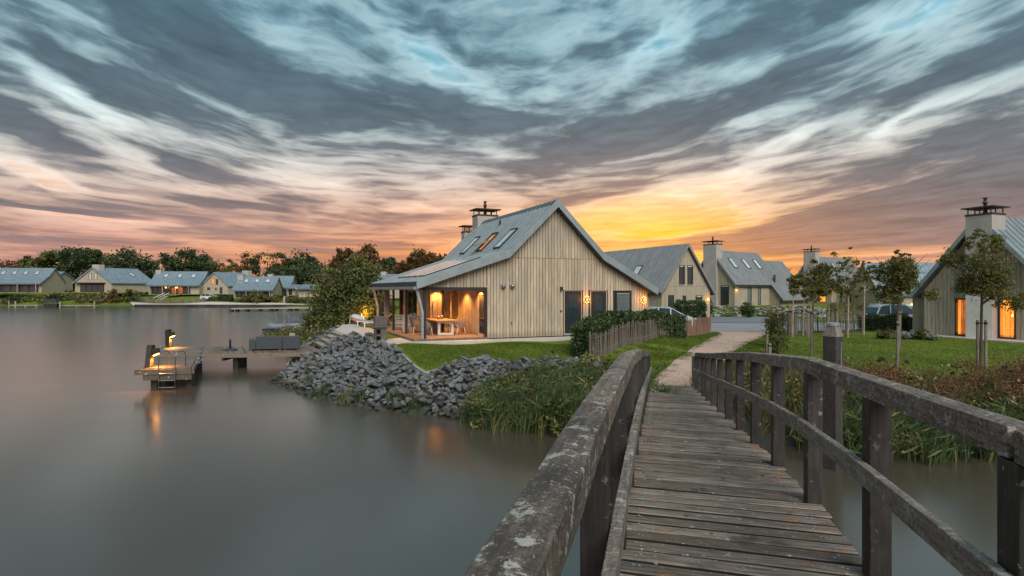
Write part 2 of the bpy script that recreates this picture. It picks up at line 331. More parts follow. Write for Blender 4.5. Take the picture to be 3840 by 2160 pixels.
# ------------------------------------------------------------------ mesh builder, things and parts
ORG = {}
class MB:
    def __init__(s, fn=None): s.v = []; s.f = []; s.fn = fn
    def add(s, vs, fs):
        o = len(s.v); s.v += [s.fn(*p) for p in vs] if s.fn else [tuple(p) for p in vs]; s.f += [tuple(i + o for i in f) for f in fs]; return s
    def box(s, x0, x1, y0, y1, z0, z1): return s.hexa([(x0, y0, z0), (x1, y0, z0), (x1, y1, z0), (x0, y1, z0), (x0, y0, z1), (x1, y0, z1), (x1, y1, z1), (x0, y1, z1)])
    def hexa(s, v): return s.add(v, [(3, 2, 1, 0), (4, 5, 6, 7), (0, 1, 5, 4), (1, 2, 6, 5), (2, 3, 7, 6), (3, 0, 4, 7)])
    def prism(s, poly, axis, a, b):      # polygon in the two other axes extruded along axis a..b
        def P(p, w): return {'x': (w, p[0], p[1]), 'y': (p[0], w, p[1]), 'z': (p[0], p[1], w)}[axis]
        n = len(poly); return s.add([P(p, a) for p in poly] + [P(p, b) for p in poly], [tuple(range(n))[::-1], tuple(range(n, 2 * n))] + [(i, (i + 1) % n, n + (i + 1) % n, n + i) for i in range(n)])
    def tube(s, pts, r, n=8, cap=True):
        pts = [Vector(p) for p in pts]; rs = r if isinstance(r, (list, tuple)) else [r] * len(pts); vs = []; fs = []
        for i, p in enumerate(pts):
            dv = (pts[min(i + 1, len(pts) - 1)] - pts[max(i - 1, 0)]).normalized()
            a = dv.orthogonal().normalized() if abs(dv.z) > .9 else Vector((-dv.y, dv.x, 0)).normalized(); b = dv.cross(a)
            for k in range(n): th = 2 * math.pi * k / n; vs.append(tuple(p + (a * math.cos(th) + b * math.sin(th)) * rs[i]))
        for i in range(len(pts) - 1):
            for k in range(n): fs.append((i * n + k, i * n + (k + 1) % n, (i + 1) * n + (k + 1) % n, (i + 1) * n + k))
        if cap: fs += [tuple(range(n))[::-1], tuple(range((len(pts) - 1) * n, len(pts) * n))]
        return s.add(vs, fs)
    def lathe(s, prof, c=(0, 0, 0), n=12):
        return s.tube([(c[0], c[1], c[2] + z) for r, z in prof], [max(r, .001) for r, z in prof], n)
    def build(s, name, m, parent=None, smooth=False, bevel=0):
        o0 = ORG.get(parent.name, Vector((0, 0, 0))) if parent else Vector((0, 0, 0))
        me = bpy.data.meshes.new(name); me.from_pydata([tuple(Vector(p) - o0) for p in s.v], [], s.f); me.update()
        return link(name, me, m, parent, smooth, bevel)
def link(name, me, m, parent=None, smooth=False, bevel=0):
    o = bpy.data.objects.new(name, me); C.objects.link(o)
    if m: me.materials.append(M[m] if isinstance(m, str) else m)
    if smooth: me.shade_smooth()
    if parent: o.parent = parent; ORG[o.name] = ORG.get(parent.name, Vector((0, 0, 0)))
    if bevel:
        b = o.modifiers.new('bevel', 'BEVEL'); b.width = bevel; b.segments = 2; b.limit_method = 'ANGLE'
    return o
def tag(o, label=None, cat=None, group=None, kind=None):
    if label: o['label'] = label
    if cat: o['category'] = cat
    if group: o['group'] = group
    if kind: o['kind'] = kind
    return o
def thing(name, label, cat, loc=(0, 0, 0), group=None):
    o = bpy.data.objects.new(name, None); C.objects.link(o); o.location = loc; o.empty_display_size = .3
    ORG[o.name] = Vector(loc); return tag(o, label, cat, group)
def dup(o, loc=None, rz=None, label=None, parent=None, sc=None):
    c = o.copy(); C.objects.link(c)
    if parent: c.parent = parent
    else:
        if loc is not None: c.location = loc
        if rz is not None: c.rotation_euler = (0, 0, rz)
        if label: c['label'] = label
        if sc: c.scale = (sc, sc, sc)
    for ch in [k for k in bpy.data.objects if k.parent == o]: dup(ch, parent=c)
    return c
def np_mesh(name, verts, faces_flat, nper, m, parent=None, kind=None, smooth=False, local=False):
    """verts (N,3), faces as flat index array with nper corners each"""
    me = bpy.data.meshes.new(name); v = np.asarray(verts, np.float32)
    if parent and not local: v = v - np.array(ORG[parent.name], np.float32)
    me.vertices.add(len(v)); me.vertices.foreach_set('co', v.ravel())
    fi = np.asarray(faces_flat, np.int32).ravel(); nf = len(fi) // nper
    me.loops.add(len(fi)); me.loops.foreach_set('vertex_index', fi)
    me.polygons.add(nf); me.polygons.foreach_set('loop_start', np.arange(nf, dtype=np.int32) * nper); me.polygons.foreach_set('loop_total', np.full(nf, nper, np.int32))
    me.update(); me.validate()
    o = link(name, me, m, parent, smooth)
    if kind: o['kind'] = kind
    return o
def quads(P, A, B):       # leaf quads: centres, half axes
    v = np.stack([P - A - B * .25, P - A * .1 - B, P + A + B * .25, P + A * .1 + B], 1).reshape(-1, 3)
    return v, np.arange(len(v))
def unit(n):
    v = RNG.normal(size=(n, 3)); return v / np.linalg.norm(v, axis=1, keepdims=True)
def leaf_cloud(ells, n, size, clump=.35, nclump=None, wind=0.):
    """leaf quads in clumps spread through ellipsoids (cx,cy,cz,rx,ry,rz), thinner in the middle"""
    ells = np.array(ells, float); vol = (ells[:, 3] * ells[:, 4] * ells[:, 5]) ** .67; pr = vol / vol.sum()
    nc = nclump or max(12, n // 45); ei = RNG.choice(len(ells), nc, p=pr)
    rad = RNG.uniform(.25, 1, nc) ** .45
    cc = ells[ei, :3] + unit(nc) * rad[:, None] * ells[ei, 3:]
    k = RNG.integers(0, nc, n); sz = (ells[ei[k], 3:].mean(1) * clump)[:, None]
    P = cc[k] + RNG.normal(size=(n, 3)) * sz * .5 * np.array([1.15, 1.15, .75])
    if wind: P[:, 0] += (P[:, 2] - P[:, 2].min()) * wind * RNG.uniform(.4, 1.2, n)
    nrm = unit(n); A = np.cross(nrm, unit(n)); A /= np.linalg.norm(A, axis=1, keepdims=True) + 1e-6; B = np.cross(nrm, A)
    s = (size * RNG.uniform(.6, 1.35, n))[:, None]
    return quads(P, A * s, B * s * .55)
def blades(base, h, w, lean=(0, 0), spread=.35, seg=2, bend=.5):
    """grass or reed blades: base (N,3), heights (N,), widths (N,)"""
    n = len(base); th = RNG.uniform(0, 2 * math.pi, n); side = np.stack([np.cos(th), np.sin(th), np.zeros(n)], 1)
    ln = np.stack([lean[0] + RNG.normal(0, spread, n), lean[1] + RNG.normal(0, spread, n), np.zeros(n)], 1)
    rows = []
    for i in range(seg + 1):
        t = i / seg; c = base + np.stack([np.zeros(n), np.zeros(n), h * (t - .18 * t * t * bend)], 1) + ln * (h * (t ** 1.8))[:, None]
        wd = (w * (1 - t) ** .7 * .5 + .0008)[:, None]; rows += [c - side * wd, c + side * wd]
    v = np.stack(rows, 1); m = 2 * (seg + 1); idx = np.arange(n)[:, None] * m; q = []
    for i in range(seg): q.append(np.concatenate([idx + 2 * i, idx + 2 * i + 1, idx + 2 * i + 3, idx + 2 * i + 2], 1))
    return v.reshape(-1, 3), np.stack(q, 1).reshape(-1)
def in_poly(x, y, poly):
    r = np.zeros(np.shape(x), bool); n = len(poly); j = n - 1
    for i in range(n):
        xi, yi = poly[i]; xj, yj = poly[j]
        c = ((yi > y) != (yj > y)) & (x < (xj - xi) * (y - yi) / (yj - yi + 1e-12) + xi); r ^= c; j = i
    return r
def seg_dist(x, y, poly, closed=True):
    best = np.full(np.shape(x), 1e9); n = len(poly)
    for i in range(n if closed else n - 1):
        ax, ay = poly[i]; bx, by = poly[(i + 1) % n]; dx, dy = bx - ax, by - ay
        t = np.clip(((x - ax) * dx + (y - ay) * dy) / (dx * dx + dy * dy + 1e-12), 0, 1)
        best = np.minimum(best, np.hypot(x - ax - t * dx, y - ay - t * dy))
    return best
# ------------------------------------------------------------------ land and water
SHORE = [(-10.5, 23.9), (-7.2, 20.05), (-5.3, 18.7), (-3.7, 17.9), (-2.55, 17.6), (-1.4, 16.8), (-.5, 15.9), (1.1, 15.3), (3, 14.9), (4.5, 14.6), (6, 14.2), (7, 13.9), (8.2, 12.8), (11.2, 13.2), (15, 12.9), (22, 12.5), (30, 12), (50, 11), (90, 10), (600, 5), (900, 5), (900, 1500), (-900, 1500), (-900, 118), (-300, 119), (-130, 121.5), (-78, 121.5), (-60, 121), (-46, 119), (-41, 106), (-31, 84), (-22.3, 62), (-20.5, 53), (-19.6, 46), (-18.8, 41), (-17, 37.5), (-14.2, 34.5), (-13, 31.5), (-12, 28.5), (-11, 25.5)]
LEVELS = np.array([(-5.58, 24.75, 1.58), (-3.84, 21.05, 1.48), (-3.3, 20.3, 1.44), (-2.2, 20.9, 1.40), (-1.2, 21.8, 1.33), (-.3, 20.8, 1.22), (1.2, 21.1, 1.15), (2.6, 21.6, 1.1), (3.4, 23, 1.06), (0, 25.6, 1.55), (4, 27, 1.53), (-7.5, 26.8, 1.62), (-8.3, 27.3, 1.75), (-8.9, 28.3, 1.62), (-10, 31, 1.58), (-11.5, 36, 1.58), (-11, 38, 1.55), (0, 32, 1.55), (5, 35, 1.5), (7.5, 29.5, 1.40), (-5, 33, 1.56), (2, 29, 1.55), (-5, 38, 1.5), (0, 42, 1.4),
    (4.2, 16.5, .74), (5, 18.5, .76), (6.5, 20.5, .88), (8.5, 24, 1.0), (11, 29, 1.05), (16, 37, 1.05), (13.5, 37, 1.05), (10, 33, 1.06), (12, 45, 1.05), (20, 42, 1.05), (30, 42, 1.05), (45, 45, 1.1), (60, 50, 1.1),
    (10, 17, .95), (15, 17, .95), (17, 20.5, 1.0), (22, 20.5, 1.03), (26, 24, 1.15), (25, 33, 1.22), (18, 33, 1.1), (20, 27, 1.08), (32, 28, 1.25), (28, 33, 1.25), (8, 15.5, .8), (40, 18, 1.1),
    (25, 64, 1.95), (36, 75, 1.95), (33, 66, 1.95), (22, 58.5, 1.1), (27, 59, 1.2), (33, 61, 1.4), (30, 56, 1.08), (38, 60, 1.1), (30, 70, 1.95), (47, 85, 1.9), (60, 80, 1.9), (58, 92, 1.95), (44, 70, 1.6), (14, 50, 1.15), (14, 57, 1.15), (5, 60, 1.2), (45, 62, 1.3),
    (-13, 38, 1.0), (-14, 45, .6), (-17, 50, .45), (-20, 70, .6), (-30, 100, .9), (-46, 124, .65), (-80, 124, .65), (-60, 127, .8), (-95, 127, 1.0), (-120, 125, .8), (-100, 131, 2.0), (-80, 138, 2.75), (-105, 140, 2.9), (-62, 136, 2.1), (-50, 136, 2.05), (-140, 140, 3), (-60, 170, 2.3), (-130, 170, 2.8), (0, 130, 1.5), (0, 300, 2), (-250, 250, 3), (250, 250, 2), (-250, 130, 2), (150, 60, 1.2), (150, 150, 2)])
def slope_len(x, y):
    L = np.full(np.shape(x), 2.6); L = np.where((x > -12) & (x < 4) & (y < 27), 4.6, L); L = np.where(y > 100, 1.6, L); L = np.where((x < -8) & (y > 24) & (y < 32.5), 5.2, L); L = np.where((x > -9.7) & (x < -7) & (y > 25.5) & (y < 29.3), 4.0, L); L = np.where((x < -10.5) & (y >= 32.5) & (y < 60), 3.6, L)
    return np.where((x > 6) & (y < 30), 3.0, L)
def gz(x, y):
    x = np.asarray(x, float); y = np.asarray(y, float); shp = x.shape; x = x.ravel(); y = y.ravel()
    inside = in_poly(x, y, SHORE); d = seg_dist(x, y, SHORE)
    den = np.zeros_like(x); num = np.zeros_like(x)
    for (px, py, pz) in LEVELS: w = 1 / ((x - px) ** 2 + (y - py) ** 2 + .3) ** 1.6; den += w; num += w * pz
    top = num / den; t = np.clip(d / slope_len(x, y), 0, 1); t = t * (1.35 - .35 * t)
    z = np.where(inside, top * t, -np.clip(d * .5, 0, 1.5))
    sv = ((x + 11.5) * .90 + (y - 30.95) * .42); su = ((x + 11.5) * .49 + (y - 30.95) * -.87) / 2.98; sv2 = ((x + 10.8) * .75 + (y - 29.65) * .66)
    z = np.where((su > -.02) & (su < 1.0) & (sv2 > -1.2) & (sv2 < 1.7), np.minimum(z, .55 + .5 * np.clip(sv2, 0, 3)), z); return z.reshape(shp)
def gz1(x, y): return float(gz(np.array([x]), np.array([y]))[0])
def at(px, Y): return (px - CX) / F * Y
xs = np.concatenate([np.arange(-900, -160, 40), np.arange(-160, -36, 2.0), np.arange(-36, 40, .5), np.arange(40, 90, 2.), np.arange(90, 900, 45)])
ys = np.concatenate([np.arange(-2, 8, 2.), np.arange(8, 50, .5), np.arange(50, 150, 1.25), np.arange(150, 240, 8), np.arange(240, 1500, 70)])
GX, GY = np.meshgrid(xs, ys); GZ = gz(GX, GY)
GZ += np.where((GZ > .3) & (GX < 60) & (GY < 90), .0, 0)
nx, ny = len(xs), len(ys); idx = np.arange(nx * ny).reshape(ny, nx)
fq = np.stack([idx[:-1, :-1], idx[:-1, 1:], idx[1:, 1:], idx[1:, :-1]], -1).reshape(-1, 4)
keep = (np.stack([GZ.ravel()[fq[:, i]] for i in range(4)], 1).max(1) > -1.45); fq = fq[keep]
gr = np_mesh('ground', np.stack([GX.ravel(), GY.ravel(), GZ.ravel()], 1), fq.ravel(), 4, 'ground', kind='structure', smooth=True)
KERB = [(-5.6, 24.75), (-3.84, 21.05), (-3.3, 20.3), (-2.2, 20.9), (-1.2, 21.8), (-.3, 20.8), (1.2, 21.1), (2.6, 21.6)]
ROCKZONE = [(-10.9, 23.7), (-7.4, 19.75), (-5.4, 18.4), (-3.75, 17.6), (-2.6, 17.3), (-1.5, 16.6), (-.2, 16.2), (3.2, 15.6), (3.4, 21.4), (1.2, 20.9), (-.3, 20.6), (-1.2, 21.55), (-2.2, 20.7), (-3.3, 20.1), (-4.0, 20.95), (-5.8, 24.6), (-7.4, 26.5), (-8.0, 27.5), (-9.1, 29.3), (-9.95, 28.2), (-10.7, 27.8), (-11.1, 25.6)]
ROCKSIDE = [(-12.2, 30.8), (-11.6, 31.1), (-10.8, 32.1), (-11.4, 34.2), (-12.0, 37.8), (-13.6, 37.6), (-14.3, 35), (-13.2, 32)]
soil = (in_poly(GX, GY, ROCKZONE) | in_poly(GX, GY, ROCKSIDE) | (GZ < .14)).astype(np.float32).ravel()
soil = np.maximum(soil, ((GX.ravel() > 3) & (GX.ravel() < 34) & (GZ.ravel() < .75) & (GY.ravel() < 18)).astype(np.float32))
at_ = gr.data.attributes.new('soil', 'FLOAT', 'POINT'); at_.data.foreach_set('value', soil)
w = MB(); w.add([(-900, -120, 0), (900, -120, 0), (900, 700, 0), (-900, 700, 0)], [(0, 1, 2, 3)]); tag(w.build('water', 'water'), kind='structure')

def ribbon(name, left, right, m, lift, n=60, kind='structure'):
    def samp(line, k):
        p = np.array(line, float); dd = np.concatenate([[0], np.cumsum(np.hypot(*np.diff(p, axis=0).T))]); s = np.linspace(0, dd[-1], k); return np.stack([np.interp(s, dd, p[:, i]) for i in (0, 1)], 1)
    a, b = samp(left, n), samp(right, n); k = 7
    P = np.stack([a + (b - a) * i / (k - 1) for i in range(k)], 1); Z = gz(P[..., 0], P[..., 1]) + lift
    v = np.concatenate([P, Z[..., None]], -1).reshape(-1, 3); ii = np.arange(n * k).reshape(n, k)
    f = np.stack([ii[:-1, :-1], ii[:-1, 1:], ii[1:, 1:], ii[1:, :-1]], -1).reshape(-1)
    return np_mesh(name, v, f, 4, m, kind=kind, smooth=True)
ribbon('path', [(4.15, 17.2), (4.75, 18.6), (5.75, 20.5), (7.6, 24.1), (9.5, 27.6), (12.0, 32.3), (14.2, 36.2), (14.5, 37.6)], [(5.9, 17.2), (6.5, 18.6), (7.9, 20.5), (9.8, 24.2), (11.6, 27.2), (13.6, 30.3), (16.3, 34.3), (18.4, 37.6)], 'path', .035, 90)
ribbon('road', [(4, 37.6), (14, 37.5), (30, 37.4), (34, 38), (75, 44)], [(4, 46.5), (14, 46.5), (30, 46.3), (34, 47), (75, 52)], 'tarmac', .045, 60)
ribbon('gravel_drive', [(16.5, 46.6), (27, 46.5)], [(18, 55.5), (26.5, 54.5)], 'gravel', .06, 30)
ln = MB(); 
for x in (23.8,): ln.box(x, x + 1.9, 42.6, 42.72, gz1(24, 42) + .052, gz1(24, 42) + .058)
ln.build('lane_marking', 'white'); bpy.data.objects['lane_marking']['kind'] = 'structure'
# concrete edging along the lawn
kb = tag(thing('lawn_edging', 'grey concrete edging strip between the front lawn and the rubble bank', 'kerb', (-2.2, 20.9, 1.4)))
for (a, b) in zip(KERB[:-1], KERB[1:]):
    av, bv = Vector((*a, gz1(*a))), Vector((*b, gz1(*b))); dv = (bv - av); nn = Vector((-dv.y, dv.x, 0)).normalized() * .06; up = Vector((0, 0, .09)); dn = Vector((0, 0, -.35))
    MB().hexa([av + dn - nn, bv + dn - nn, bv + dn + nn, av + dn + nn, av + up - nn, bv + up - nn, bv + up + nn, av + up + nn]).build('edging_block', 'kerb', kb, bevel=.01)

# ------------------------------------------------------------------ rubble bank
def rock_mesh(i, flat=.62):
    bm = bmesh.new()
    for _ in range(13):
        v = Vector(RNG.normal(size=3)).normalized() * RNG.uniform(.82, 1.05); bm.verts.new((v.x * RNG.uniform(.95, 1.25), v.y * RNG.uniform(.7, .85), v.z * flat))
    r = bmesh.ops.convex_hull(bm, input=bm.verts); 
    bmesh.ops.delete(bm, geom=[g for g in r['geom_interior'] if isinstance(g, bmesh.types.BMVert)], context='VERTS')
    me = bpy.data.meshes.new('stone'); bm.to_mesh(me); bm.free(); me.materials.append(M['stone_light' if i == 5 else 'stone_brown' if i % 4 == 0 else 'stone']); return me
ROCKS = [rock_mesh(i) for i in range(12)]
def rocks(zone, n, smin, smax, rise=.12):
    zone_a = np.array(zone); lo, hi = zone_a.min(0), zone_a.max(0); out = []; tries = 0
    cell = {}
    while len(out) < n and tries < n * 60:
        tries += 1; x = RNG.uniform(lo[0], hi[0]); y = RNG.uniform(lo[1], hi[1])
        if not in_poly(np.array([x]), np.array([y]), zone)[0]: continue
        s = RNG.uniform(smin, smax) * (1.18 if RNG.random() < .15 else 1); k = (int(x * 2), int(y * 2)); ok = True
        for i in (-1, 0, 1):
            for j in (-1, 0, 1):
                for (qx, qy, qs) in cell.get((k[0] + i, k[1] + j), []):
                    if (qx - x) ** 2 + (qy - y) ** 2 < (.55 * (s + qs)) ** 2: ok = False
        if ok: cell.setdefault(k, []).append((x, y, s)); out.append((x, y, s))
    a = np.array(out); z = gz(a[:, 0], a[:, 1]) + rise * .6 + RNG.uniform(-.05, .10, len(a)); return np.column_stack([a[:, :2], z, a[:, 2]])
bank = thing('rubble_bank', 'heap of angular grey stones sloping from the lawn edge down to the water', 'stone bank', (-4, 21, .6))
R0 = rocks(ROCKZONE, 34, .27, .38); R0[:, 2] += .06; R1 = rocks(ROCKZONE, 1600, .10, .24); R1 = np.concatenate([R0, R1]); R2 = rocks(ROCKSIDE, 130, .16, .26)
R1b = R1[RNG.random(len(R1)) < .40].copy(); R1b[:, :2] += RNG.uniform(-.2, .2, (len(R1b), 2)); R1b[:, 2] += .13; R1b = R1b[R1b[:, 2] > .35]
ALLR = np.concatenate([R1, R1b, R2]); px_ = ALLR[:, 3] / np.hypot(ALLR[:, 0], ALLR[:, 1]); order = np.argsort(-px_ - (ALLR[:, 2] > .15) * .002)
def rot_rand(): return (RNG.uniform(-.5, .5), RNG.uniform(-.5, .5), RNG.uniform(0, 6.28))
big = set(order[:300].tolist()); rv, rf = [], []
from mathutils import Euler
RV = [(np.array([v.co[:] for v in m.vertices]), [list(p.vertices) for p in m.polygons]) for m in ROCKS]
for i, (x, y, z, s) in enumerate(ALLR):
    k = RNG.integers(0, 12); e = rot_rand()
    if i in big:
        o = bpy.data.objects.new('stone', ROCKS[k]); C.objects.link(o); o.parent = bank; o.location = Vector((x, y, z)) - ORG[bank.name]; o.rotation_euler = e; o.scale = (s, s * RNG.uniform(.8, 1.1), s * RNG.uniform(.8, 1.05))
    else:
        m3 = np.array(Euler(e).to_matrix()); vv = RV[k][0] @ m3.T * s + np.array([x, y, z]); o_ = len(rv); rv += vv.tolist(); rf += [tuple(q + o_ for q in p) for p in RV[k][1]]
sm = MB(); sm.v, sm.f = rv, rf; so_ = sm.build('smaller_stones', 'stone', bank); so_['kind'] = 'stuff'

# ------------------------------------------------------------------ reeds, weeds and grass (nobody could count the blades)
def scatter(zone, n, zmin=-.05):
    a = np.array(zone); P = RNG.uniform(a.min(0), a.max(0), (int(n * 3), 2)); P = P[in_poly(P[:, 0], P[:, 1], zone)][:n]
    return np.column_stack([P, np.maximum(gz(P[:, 0], P[:, 1]), zmin)])
def grow(name, zone, n, h, w, m, lean=(.1, 0), spread=.3, seg=3, label=None, clump=0, hfield=None, parent=None):
    B = scatter(zone, n)
    if clump:
        c = scatter(zone, clump); B = c[RNG.integers(0, len(c), n)] + np.column_stack([RNG.normal(0, .16, (n, 2)), np.zeros(n)]); B[:, 2] = np.maximum(gz(B[:, 0], B[:, 1]), -.05)
    hh = RNG.uniform(h * .5, h, len(B)) * (hfield(B) if hfield is not None else 1)
    v, f = blades(B, hh, np.full(len(B), w), lean, spread, seg); o = np_mesh(name, v, f, 4, m, parent, kind='stuff')
    if label: o['label'] = label
    return B, hh
def nearY(B): return np.clip(1.15 - (B[:, 1] - 15) * .10, .45, 1.15)
ZR1 = [(-1.6, 16.7), (-.5, 15.5), (1.1, 14.9), (3, 14.5), (4.1, 14.4), (4.3, 17.5), (2.6, 18.8), (0.6, 18.2), (-.8, 17.6)]
B, hh = grow('reeds', ZR1, 11000, 1.30, .026, 'reed', (.20, -.05), .30, 4, 'bank of soft green reeds bending in the wind left of the footbridge', 190, nearY)
def leafy_tops(name, B, hh, n, size, m, z0=.55, lean=.42, parent=None):
    k = RNG.integers(0, len(B), n); t = RNG.uniform(z0, 1.02, n); P = B[k] + np.column_stack([lean * hh[k] * t ** 1.8 + RNG.normal(0, .1, n), RNG.normal(0, .1, n), hh[k] * t * .86])
    A = unit(n) * .8 + np.array([.75, -.1, .1]); A /= np.linalg.norm(A, axis=1, keepdims=True); Bv = np.cross(A, unit(n)); s = (size * RNG.uniform(.6, 1.4, n))[:, None]
    v, f = quads(P, A * s, Bv * s * .12); return np_mesh(name, v, f, 4, m, parent, kind='stuff')
leafy_tops('reed_leaves', B, hh, 11000, .18, 'reed', .35, .22)
v, f = leaf_cloud([(x, y, z + .55, .45, .4, .5) for x, y, z in scatter(ZR1, 34)], 6000, .06, .5, 300, .06); np_mesh('reed_undergrowth', v, f, 4, 'leaf_mid', kind='stuff')
P = B[RNG.integers(0, len(B), 70)]; P = P + np.column_stack([RNG.uniform(.1, .4, 70), np.zeros(70), RNG.uniform(.9, 1.25, 70)]); v, f = leaf_cloud(np.column_stack([P, np.full((70, 3), (.10, .05, .05))]), 2200, .035, .5, 70); np_mesh('reed_plumes', v, f, 4, 'reed_plume', kind='stuff')
grow('water_grass', [(-9.6, 23.2), (-7.2, 19.9), (-4, 17.9), (-2, 17.2), (-1.2, 17.4), (-3.6, 19.0), (-6.8, 21.0), (-9, 23.8)], 700, .62, .02, 'reed', (.1, 0), .25, 3, 'tufts of grass between the stones at the waterline', 26)
# bank right of the bridge
ZR2 = [(6.6, 14.4), (8.2, 12.9), (11.2, 13.2), (15, 12.9), (22, 12.5), (22, 16.2), (15, 16.6), (10, 16.9), (7.0, 17.2)]
B2, h2 = grow('weeds', ZR2, 9000, .95, .020, 'weed', (.12, -.1), .45, 3, 'tangle of green and rusty weeds on the bank right of the footbridge', 260)
v, f = leaf_cloud([(x, y, z + .35, .75, .7, .55) for x, y, z in scatter(ZR2, 60)], 18000, .05, .5, 420); np_mesh('weed_leaves', v, f, 4, 'weed', kind='stuff')
ZR3 = [(8.4, 15.0), (11, 14.6), (16.5, 13.8), (16.5, 17.0), (12, 17.3), (9.3, 17.4)]
v, f = leaf_cloud([(x, y, z + .55, .55, .5, .45) for x, y, z in scatter(ZR3, 56)], 36000, .027, .5, 380); np_mesh('red_weeds', v, f, 4, 'weed_red', kind='stuff')
B3, h3 = grow('bank_reeds', [(6.9, 13.4), (8.2, 12.3), (11.2, 12.6), (15, 12.3), (20, 12.0), (20, 14.2), (15, 14.6), (9, 14.8)], 5200, 1.25, .026, 'reed', (.18, -.15), .4, 4, 'dark green reeds at the water under the right bank', 150)
leafy_tops('bank_reed_leaves', B3, h3, 5200, .22, 'reed', .3, .3)
P = scatter(ZR2, 60) + np.array([.1, 0, .95]); v, f = leaf_cloud(np.column_stack([P, np.full((len(P), 3), (.13, .06, .07))]), 2400, .04, .5, 60); np_mesh('weed_plumes', v, f, 4, 'reed_plume', kind='stuff')
ZW = [(5.9, 17.6), (7.2, 16.8), (9.5, 17.2), (12, 17.6), (10.5, 20.5), (8.8, 21.4), (7.9, 20.0)]
grow('verge_weeds', ZW, 5200, .62, .016, 'weed', (.08, 0), .4, 3, 'yellow green verge of wild grass beside the bridge end', 200)
# grass bank beyond the jetty
ZB = [(-12.6, 34.5), (-14.4, 34.8), (-17, 37.8), (-18.6, 41.2), (-20.2, 46), (-19, 47), (-13.5, 44), (-12.4, 38.5)]
grow('bank_grass', ZB, 8000, .5, .03, 'reed', (.15, 0), .35, 3, 'yellow green grass on the spit beyond the jetty sofa', 240)
v, f = leaf_cloud([(x, y, z + .25, .9, .9, .45) for x, y, z in scatter(ZB, 40)], 5000, .09, .5, 200); np_mesh('bank_weeds', v, f, 4, 'weed', kind='stuff')
# mown lawns
LAWN1 = [(-5.3, 24.6), (-3.7, 21.2), (-3.2, 20.5), (-2.2, 21.1), (-1.2, 22.0), (-.3, 21.0), (1.2, 21.3), (2.7, 21.7), (3.2, 25.9), (-.9, 25.3)]
B, hh = grow('lawn_grass', LAWN1, 26000, .075, .022, 'blade', (0, 0), .5, 1, 'short mown lawn in front of the timber house')
LAWN2 = [(9.8, 18.2), (13, 17.2), (22, 16.6), (34, 17), (34, 27), (26, 33), (17, 36.5), (16.6, 34), (12.6, 26.2), (10.6, 22)]
grow('garden_grass', LAWN2, 42000, .075, .026, 'blade', (0, 0), .5, 1, 'mown lawn of the garden on the right')
VERGE = [(3.9, 17.6), (4.6, 18.7), (5.6, 20.5), (7.5, 24.1), (9.4, 27.6), (11.9, 32.3), (14.1, 36.4), (13.6, 36.4), (10.3, 32.5), (6.4, 27), (3.6, 22.8), (3.0, 19.5)]
grow('verge_grass', VERGE, 13000, .14, .022, 'blade', (.0, 0), .6, 2, 'grass verge between the path and the picket fence', 600)
VERGE2 = [(8.0, 20.6), (9.9, 24.2), (11.8, 27.2), (13.8, 30.3), (16.4, 34.3), (17.6, 36), (16, 33), (12.6, 26.4), (9.8, 20.4)]
grow('verge_grass', VERGE2, 6000, .13, .022, 'blade', (0, 0), .6, 2, 'grass verge on the right side of the sandy path', 300)
# ------------------------------------------------------------------ footbridge (local: x across, y along, z up)
BR = thing('footbridge', 'arched wooden footbridge with lichen covered handrails leading to the sandy path', 'footbridge', (.5, 0, 0))
BR.rotation_euler = (0, 0, -math.atan(.27)); ORG[BR.name] = Vector((0, 0, 0)); KB = .9654
_Y = [-9, -6, -2, 0, 2, 3.24, 4.46, 5.65, 6.9, 8.1, 9.5, 10.9, 14, 18.5, 21]; _D = [2.25, 1.85, 1.62, 1.585, 1.60, 1.63, 1.69, 1.80, 1.94, 2.08, 2.25, 2.43, 2.80, 3.32, 3.6]
def zd(s): return HC - float(np.interp(s * KB, _Y, _D))
HW, S0, S1 = .70, -3.0, 19.05
def edge_attr(me):
    xs_ = np.array([v.co.x for v in me.vertices]); a = me.attributes.new('edge', 'FLOAT', 'POINT'); a.data.foreach_set('value', np.clip((np.abs(xs_) - .30) / .25, 0, 1).astype(np.float32))
def plank_mesh():
    b = MB(); X = [-HW - .05, -.5, -.25, 0, .25, .5, HW + .05]; w2 = .059
    prof = [(-w2, -.06), (-w2, -.008), (-w2 + .006, 0), (w2 - .006, 0), (w2, -.008), (w2, -.06)]; vs = [(x, p[0], p[1]) for x in X for p in prof]; n = 6
    fs = [(i * n + k, (i + 1) * n + k, (i + 1) * n + (k + 1) % n, i * n + (k + 1) % n) for i in range(len(X) - 1) for k in range(n)] + [tuple(range(n)), tuple(range((len(X) - 1) * n, len(X) * n))[::-1]]
    b.add(vs, fs); me = bpy.data.meshes.new('plank'); me.from_pydata(b.v, [], b.f); me.materials.append(M['plank']); me.materials.append(M['plank_gap_shade']); edge_attr(me)
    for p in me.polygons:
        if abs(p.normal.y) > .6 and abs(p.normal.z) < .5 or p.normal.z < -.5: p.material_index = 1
    return me
PM = [plank_mesh() for _ in range(1)]
nail = MB(); s = S0; np_ = 0
while s < S1:
    z = zd(s); sl = math.atan((zd(s + .1) - zd(s - .1)) / .2); o = bpy.data.objects.new('plank', PM[0]); C.objects.link(o); o.parent = BR
    o.location = (RNG.uniform(-.018, .018), s, z + RNG.uniform(-.004, .004)); o.rotation_euler = (sl, RNG.uniform(-.004, .004), RNG.uniform(-.006, .006)); o.scale = (1, RNG.uniform(.96, 1.03), 1)
    for x in (-.60, -.57, .57, .60): nail.lathe([(.0085, 0), (.0085, .0035), (.004, .005)], (x + RNG.uniform(-.012, .012), s + RNG.uniform(-.03, .03), z + .001), 6)
    s += .1555; np_ += 1
